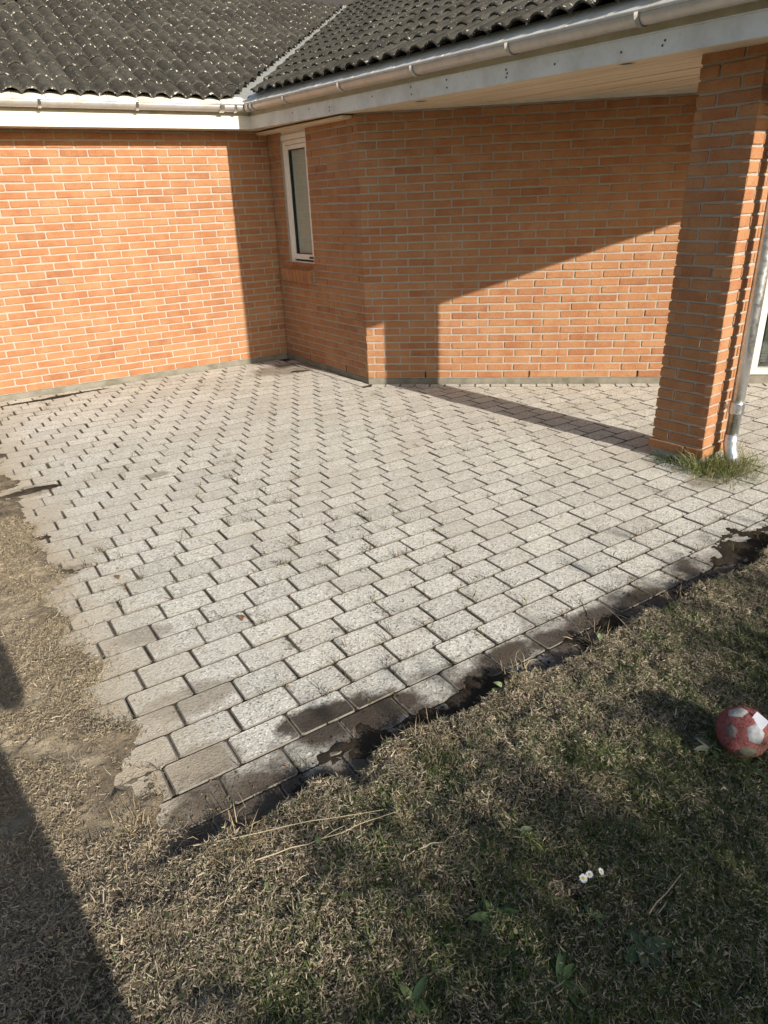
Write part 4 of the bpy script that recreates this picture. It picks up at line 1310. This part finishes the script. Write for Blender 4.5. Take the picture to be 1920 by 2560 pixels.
# ------------------------------------------------------------------ plush ball
BR = .0715
BX, BY_ = 1.052, 1.580
bc = np.array([BX, BY_, gz(BX, BY_) + BR * .93])
ball = empty('plush_ball', (bc[0], bc[1], bc[2] - BR), 'worn red plush ball with grey patches and a paper tag lying on the lawn', 'ball')
vdir = np.array([0, 0, CAMZ]) - bc; vdir /= np.linalg.norm(vdir)
rgt = np.array(_R2); rgt -= vdir * (rgt @ vdir); rgt /= np.linalg.norm(rgt); upv = np.cross(vdir, rgt)
def bdir(dx, dy):
    z2 = max(.05, 1 - dx * dx - dy * dy); v = rgt * dx + upv * dy + vdir * math.sqrt(z2); return v / np.linalg.norm(v)
def bsurf(u_):
    u_ = np.asarray(u_, float)
    p4 = (np.abs(u_ @ np.stack([rgt, upv, vdir], 1)) ** 3.0).sum(-1) ** (-1 / 3.0) if True else 1
    rr = BR * (.82 + .18 * p4) * (1 + .015 * np.sin(u_[..., 0] * 9 + 2) * np.cos(u_[..., 2] * 7))
    p = u_ * rr[..., None]
    p[..., 2] = np.maximum(p[..., 2], -BR * .93)
    return p + bc
nu, nvv = 48, 28
U = np.array([[math.sin(math.pi * i / nvv) * math.cos(2 * math.pi * j / nu), math.sin(math.pi * i / nvv) * math.sin(2 * math.pi * j / nu), math.cos(math.pi * i / nvv)] for i in range(nvv + 1) for j in range(nu)])
BV = bsurf(U)
bf = [(i * nu + j, (i + 1) * nu + j, (i + 1) * nu + (j + 1) % nu, i * nu + (j + 1) % nu) for i in range(nvv) for j in range(nu)]
obj('ball_cover', BV, bf, m_plain('red_plush', (.27, .105, .095), .95, .1, 0, 90), ball, True)
PATCH = [(-.08, .80, .46, .27, (.34, .33, .30), 'white felt patch'), (-.42, .03, .24, .25, (.16, .14, .12), 'grey pentagon patch'), (.48, -.10, .40, .36, (.36, .37, .37), 'pale patch'), (.05, -.83, .42, .25, (.13, .13, .10), 'dirty patch')]
pcent = []
for (dx, dy, ra, rb, c, lab) in PATCH:
    cdir = bdir(dx * .98, dy * .98) if dx * dx + dy * dy < .95 else (rgt * dx + upv * dy) / math.hypot(dx, dy)
    ta = rgt - cdir * (rgt @ cdir); ta /= np.linalg.norm(ta); tb_ = np.cross(cdir, ta)
    sc_ = 1.0
    v = [cdir]; n = 15; f = []
    for ring in (1, 2, 3):
        for j in range(n):
            a = 2 * math.pi * j / n; pr_ = (1 / math.cos(((a * 5 / (2 * math.pi)) % 1 - .5) * 2 * math.pi / 5)) * .86
            q = cdir + (ta * math.cos(a) * ra + tb_ * math.sin(a) * rb * 1.25) * ring / 3 * pr_ * 1.05
            v.append(q / np.linalg.norm(q))
    for j in range(n): f.append((0, 1 + j, 1 + (j + 1) % n))
    for ring in (0, 1):
        for j in range(n): f.append((1 + ring * n + j, 1 + (ring + 1) * n + j, 1 + (ring + 1) * n + (j + 1) % n, 1 + ring * n + (j + 1) % n))
    vv = bsurf(np.array(v)); dd = (vv - bc); dd /= np.linalg.norm(dd, axis=1, keepdims=True)
    lift = np.concatenate([[.004], np.full(n, .004), np.full(n, .0036), np.full(n, -.001)])
    o = obj('patch', vv + dd * lift[:, None], f, m_plain('felt_' + lab.replace(' ', '_'), c, .95, .1, 0, 70), ball, True); o['label'] = lab
    pcent.append((cdir, (ra + rb) / 2 * .95))
n = 9000
u_ = rng.normal(0, 1, (n, 3)); u_ /= np.linalg.norm(u_, axis=1, keepdims=True)
ok = np.ones(n, bool)
for cd, rr in pcent: ok &= (np.arccos(np.clip(u_ @ cd, -1, 1)) > rr)
u_ = u_[ok & (u_[:, 2] > -.85)]; n = len(u_)
base = bsurf(u_); rd = rng.normal(0, 1, (n, 3)); td = rd - u_ * (rd * u_).sum(1, keepdims=True); td /= np.linalg.norm(td, axis=1, keepdims=True)
sdv = np.cross(u_, td); Lf = rng.uniform(.003, .007, n)[:, None]
V = np.stack([base - sdv * .0006, base + sdv * .0006, base + u_ * Lf * .7 + td * Lf * .8], 1).reshape(-1, 3)
F = np.arange(n * 3).reshape(-1, 3)
worn = sstep(.1, .6, (u_ @ (rgt * .5 - upv * .75)))[:, None]
cc = lerp(np.array([.34, .105, .105]), np.array([.29, .19, .14]), worn) * rng.uniform(.6, 1.5, (n, 1))
bigmesh('pile', V, F, GM, ball, col=np.repeat(cc, 3, 0), kind='stuff')
tc = bc + bdir(.62, .36) * BR * 1.0 + vdir * .008
ex = (rgt * .62 - upv * .66); ey = (rgt * .62 + upv * .66) ; ex /= np.linalg.norm(ex); ey /= np.linalg.norm(ey)
tv = []
for (a, b) in ((-.5, -.5), (.5, -.5), (.5, .5), (-.5, .5)):
    tv.append(tc + ex * a * .040 + ey * b * .043 + vdir * (.004 * a))
tv += [p - vdir * .0008 for p in tv]
obj('paper_tag', tv, [(0, 1, 2, 3), (7, 6, 5, 4), (0, 4, 5, 1), (1, 5, 6, 2), (2, 6, 7, 3), (3, 7, 4, 0)], m_plain('white_paper', (.80, .82, .85), .7), ball)

n = 260
a_ = rng.uniform(0, 6.28, n); r_ = BR * rng.uniform(.62, 1.25, n)
bx_, by_ = bc[0] + np.cos(a_) * r_, bc[1] + np.sin(a_) * r_
bz_ = terrain(bx_, by_)[0]
V, F, C = blades(np.stack([bx_, by_, bz_ - .003], 1), a_ + rng.normal(0, 1.2, n), rng.uniform(.5, 1.4, n), rng.uniform(.025, .065, n), rng.uniform(.0013, .003, n), rng.uniform(0, 1, n), pick(GREEN, n), rng.normal(0, .5, n))
g = bigmesh('grass', V, F, GM, col=C); g['label'] = 'longer grass growing up around the foot of the plush ball'

# small debris on the patio
for (x_, y_, lab, c) in ((-1.17, 3.62, 'curled brown leaf on the pavers', (.20, .13, .06)), (.905, 5.08, 'pale dry leaf on the pavers near the pillar shadow', (.40, .36, .16)), (-.62, 2.46, 'reddish dead leaf in a paver joint', (.16, .09, .045)), (-1.28, 2.86, 'orange-brown dead leaf in a joint by the sand', (.18, .10, .05))):
    v, f = leafgeo(.030, .008, (.016, .006), .9, 6)
    mw = Matrix.Translation((x_, y_, .002)) @ Matrix.Rotation(rng.uniform(0, 6), 4, 'Z')
    tag(obj('dead_leaf', v, f, LEAFM, None, True, col=np.tile(np.array(c), (len(v), 1)), mw=mw), lab, 'leaf', 'dead leaves on the patio')

# ------------------------------------------------------------------ behind the camera: greenery added to shade the lawn, and the person taking the picture
T_ = math.tan(SUN_EL)
HA = R(33.5); hdv = np.array([math.cos(HA), math.sin(HA)]); hn = np.array([math.cos(SUN_AZ), math.sin(SUN_AZ)])
HD = 5.8
hc = np.array([.46, 1.25]) + hn * HD
HH = .03 + HD * T_
hedge = empty('hedge', (hc[0], hc[1], -.05), 'clipped green hedge behind the viewpoint', 'hedge')
n = 42000
a = rng.uniform(-1.9, 6.0, n); b = rng.normal(0, .22, n); zz = HH * (1 - rng.random(n) ** 1.6 * .98)
topn = (fbm(a, a * 0, 2.5, 5) - .5) * .36
zz = zz + topn * (zz / HH) + rng.normal(0, .10, n)
px = hc[0] + hdv[0] * a - hdv[1] * b; py = hc[1] + hdv[1] * a + hdv[0] * b
V, F, C = blades(np.stack([px, py, zz - .05], 1), rng.uniform(0, 6.28, n), rng.uniform(-.5, 1.2, n), rng.uniform(.05, .10, n), rng.uniform(.03, .055, n), rng.uniform(-.3, .8, n), pick([(.05, .09, .025), (.07, .11, .03), (.04, .07, .02)], n), rng.normal(0, .8, n))
bigmesh('foliage', V, F, LEAFM, hedge, col=C, kind=None)
for i in range(9):
    c = hc + hdv * (-1.7 + i * .92)
    MB().tube([P3(c, -.05), P3(c + rng.normal(0, .04, 2), .8), P3(c + rng.normal(0, .08, 2), 1.7)], [.025, .02, .01], 7).obj('stem', m_plain('hedge_stem', (.10, .07, .045), .9) if i == 0 else bpy.data.materials['hedge_stem'], hedge)

def skin_body(name, nodes, edges, root, mat, parent, sub=2):
    m = bpy.data.meshes.new(name)
    m.from_pydata([p[:3] for p in nodes], edges, [])
    o = bpy.data.objects.new(name, m); link(o, parent)
    m.materials.append(mat)
    sk = o.modifiers.new('Skin', 'SKIN')
    for i, vtx in enumerate(m.skin_vertices[0].data):
        r_ = nodes[i][3]; vtx.radius = (r_, r_); vtx.use_root = (i == root)
    o.modifiers.new('Sub', 'SUBSURF').levels = sub; o.modifiers['Sub'].render_levels = sub
    return o
pb = np.array([.145, -.40])
person = empty('person', (pb[0], pb[1], .03), 'person in dark jacket and trousers holding up a phone behind the viewpoint', 'person')
def N_(x_, y_, z_, r_): return (pb[0] + x_, pb[1] + y_, z_ + .03, r_)
nd = [N_(0, 0, .93, .15), N_(0, .0, 1.15, .14), N_(0, .01, 1.35, .15), N_(0, .02, 1.47, .06), N_(0, .03, 1.55, .055)]
ed = [(0, 1), (1, 2), (2, 3), (3, 4)]
def chain(start, pts):
    p = start
    for q in pts:
        nd.append(N_(*q)); ed.append((p, len(nd) - 1)); p = len(nd) - 1
for sg in (-1, 1):
    chain(0, [(sg * .115, 0, .86, .098), (sg * .135, .01, .48, .072), (sg * .145, -.01, .10, .050), (sg * .15, .05, .05, .045), (sg * .16, .16, .04, .04)])
    chain(2, [(sg * .19, .01, 1.40, .062), (sg * .27, .10, 1.16, .050), (sg * .13, .30, 1.36, .037), (sg * .075, .355, 1.45, .026)])
body = skin_body('body', nd, ed, 0, m_plain('dark_clothes', (.05, .055, .07), .9), person)
cv, cf = [], []  # long garment added to broaden the person's cast shadow
for (z_, rx_, ry_) in ((.36, .255, .17), (.60, .25, .16), (.85, .235, .15), (1.05, .205, .14), (1.30, .20, .14)):
    for j in range(18):
        a_ = 2 * math.pi * j / 18; q_r = 1 + .04 * math.sin(a_ * 5 + z_ * 6)
        cv.append((pb[0] + rx_ * q_r * math.cos(a_), pb[1] + ry_ * q_r * math.sin(a_), z_))
for i in range(4):
    for j in range(18): cf.append((i * 18 + j, i * 18 + (j + 1) % 18, (i + 1) * 18 + (j + 1) % 18, (i + 1) * 18 + j))
obj('coat', cv, cf, bpy.data.materials['dark_clothes'], person, True)
# head with face, hair
def blob(name, c, rx, ry, rz, mat, parent, shape=None):
    v, f = [], []
    a_, b_ = 20, 14
    for i in range(b_ + 1):
        for j in range(a_):
            th, ph = math.pi * i / b_, 2 * math.pi * j / a_
            d = np.array([math.sin(th) * math.cos(ph), math.sin(th) * math.sin(ph), math.cos(th)])
            k = shape(d) if shape else 1
            v.append((c[0] + rx * d[0] * k, c[1] + ry * d[1] * k, c[2] + rz * d[2] * k))
    for i in range(b_):
        for j in range(a_): f.append((i * a_ + j, (i + 1) * a_ + j, (i + 1) * a_ + (j + 1) % a_, i * a_ + (j + 1) % a_))
    return obj(name, v, f, mat, parent, True)
SKIN = m_plain('skin', (.48, .28, .19), .6)
hc_ = (pb[0], pb[1] + .05, 1.70)
def facefn(d):
    k = 1.0
    if d[1] > .8 and abs(d[0]) < .22 and -.35 < d[2] < .1: k += .14 * (1 - abs(d[0]) / .22)
    if d[2] < -.6: k -= .05
    return k
blob('head', hc_, .076, .098, .118, SKIN, person, facefn)
blob('hair', (hc_[0], hc_[1] - .018, hc_[2] + .022), .083, .100, .112, m_plain('dark_hair', (.03, .02, .015), .7), person, lambda d: 1.0 if d[1] < .25 or d[2] > .55 else .80)
for sg in (-1, 1):
    blob('ear', (hc_[0] + sg * .078, hc_[1], hc_[2] - .005), .012, .022, .032, SKIN, person)
    hnodes = [N_(sg * .073, .352, 1.455, .024), N_(sg * .066, .375, 1.50, .022)]
    hedg = [(0, 1)]
    for q in range(4):
        b0 = len(hnodes); zz_ = 1.475 + q * .022
        hnodes += [N_(sg * .060, .385, zz_, .009), N_(sg * .048, .402, zz_ + .004, .0085), N_(sg * (.030 - .004 * (q == 3)), .404, zz_ + .006, .007)]
        hedg += [(1, b0), (b0, b0 + 1), (b0 + 1, b0 + 2)]
    b0 = len(hnodes); hnodes += [N_(sg * .055, .360, 1.50, .010), N_(sg * .040, .372, 1.53, .0085)]; hedg += [(0, b0), (b0, b0 + 1)]
    skin_body('hand', hnodes, hedg, 0, SKIN, person, 1)
ph = MB().box((-.038, -.022, CAMZ - .125), (.076, 0, 0), (0, .008, 0), (0, 0, .155)).obj('phone', M['rubber'])
tag(ph, 'black phone held up in both hands behind the viewpoint', 'phone')
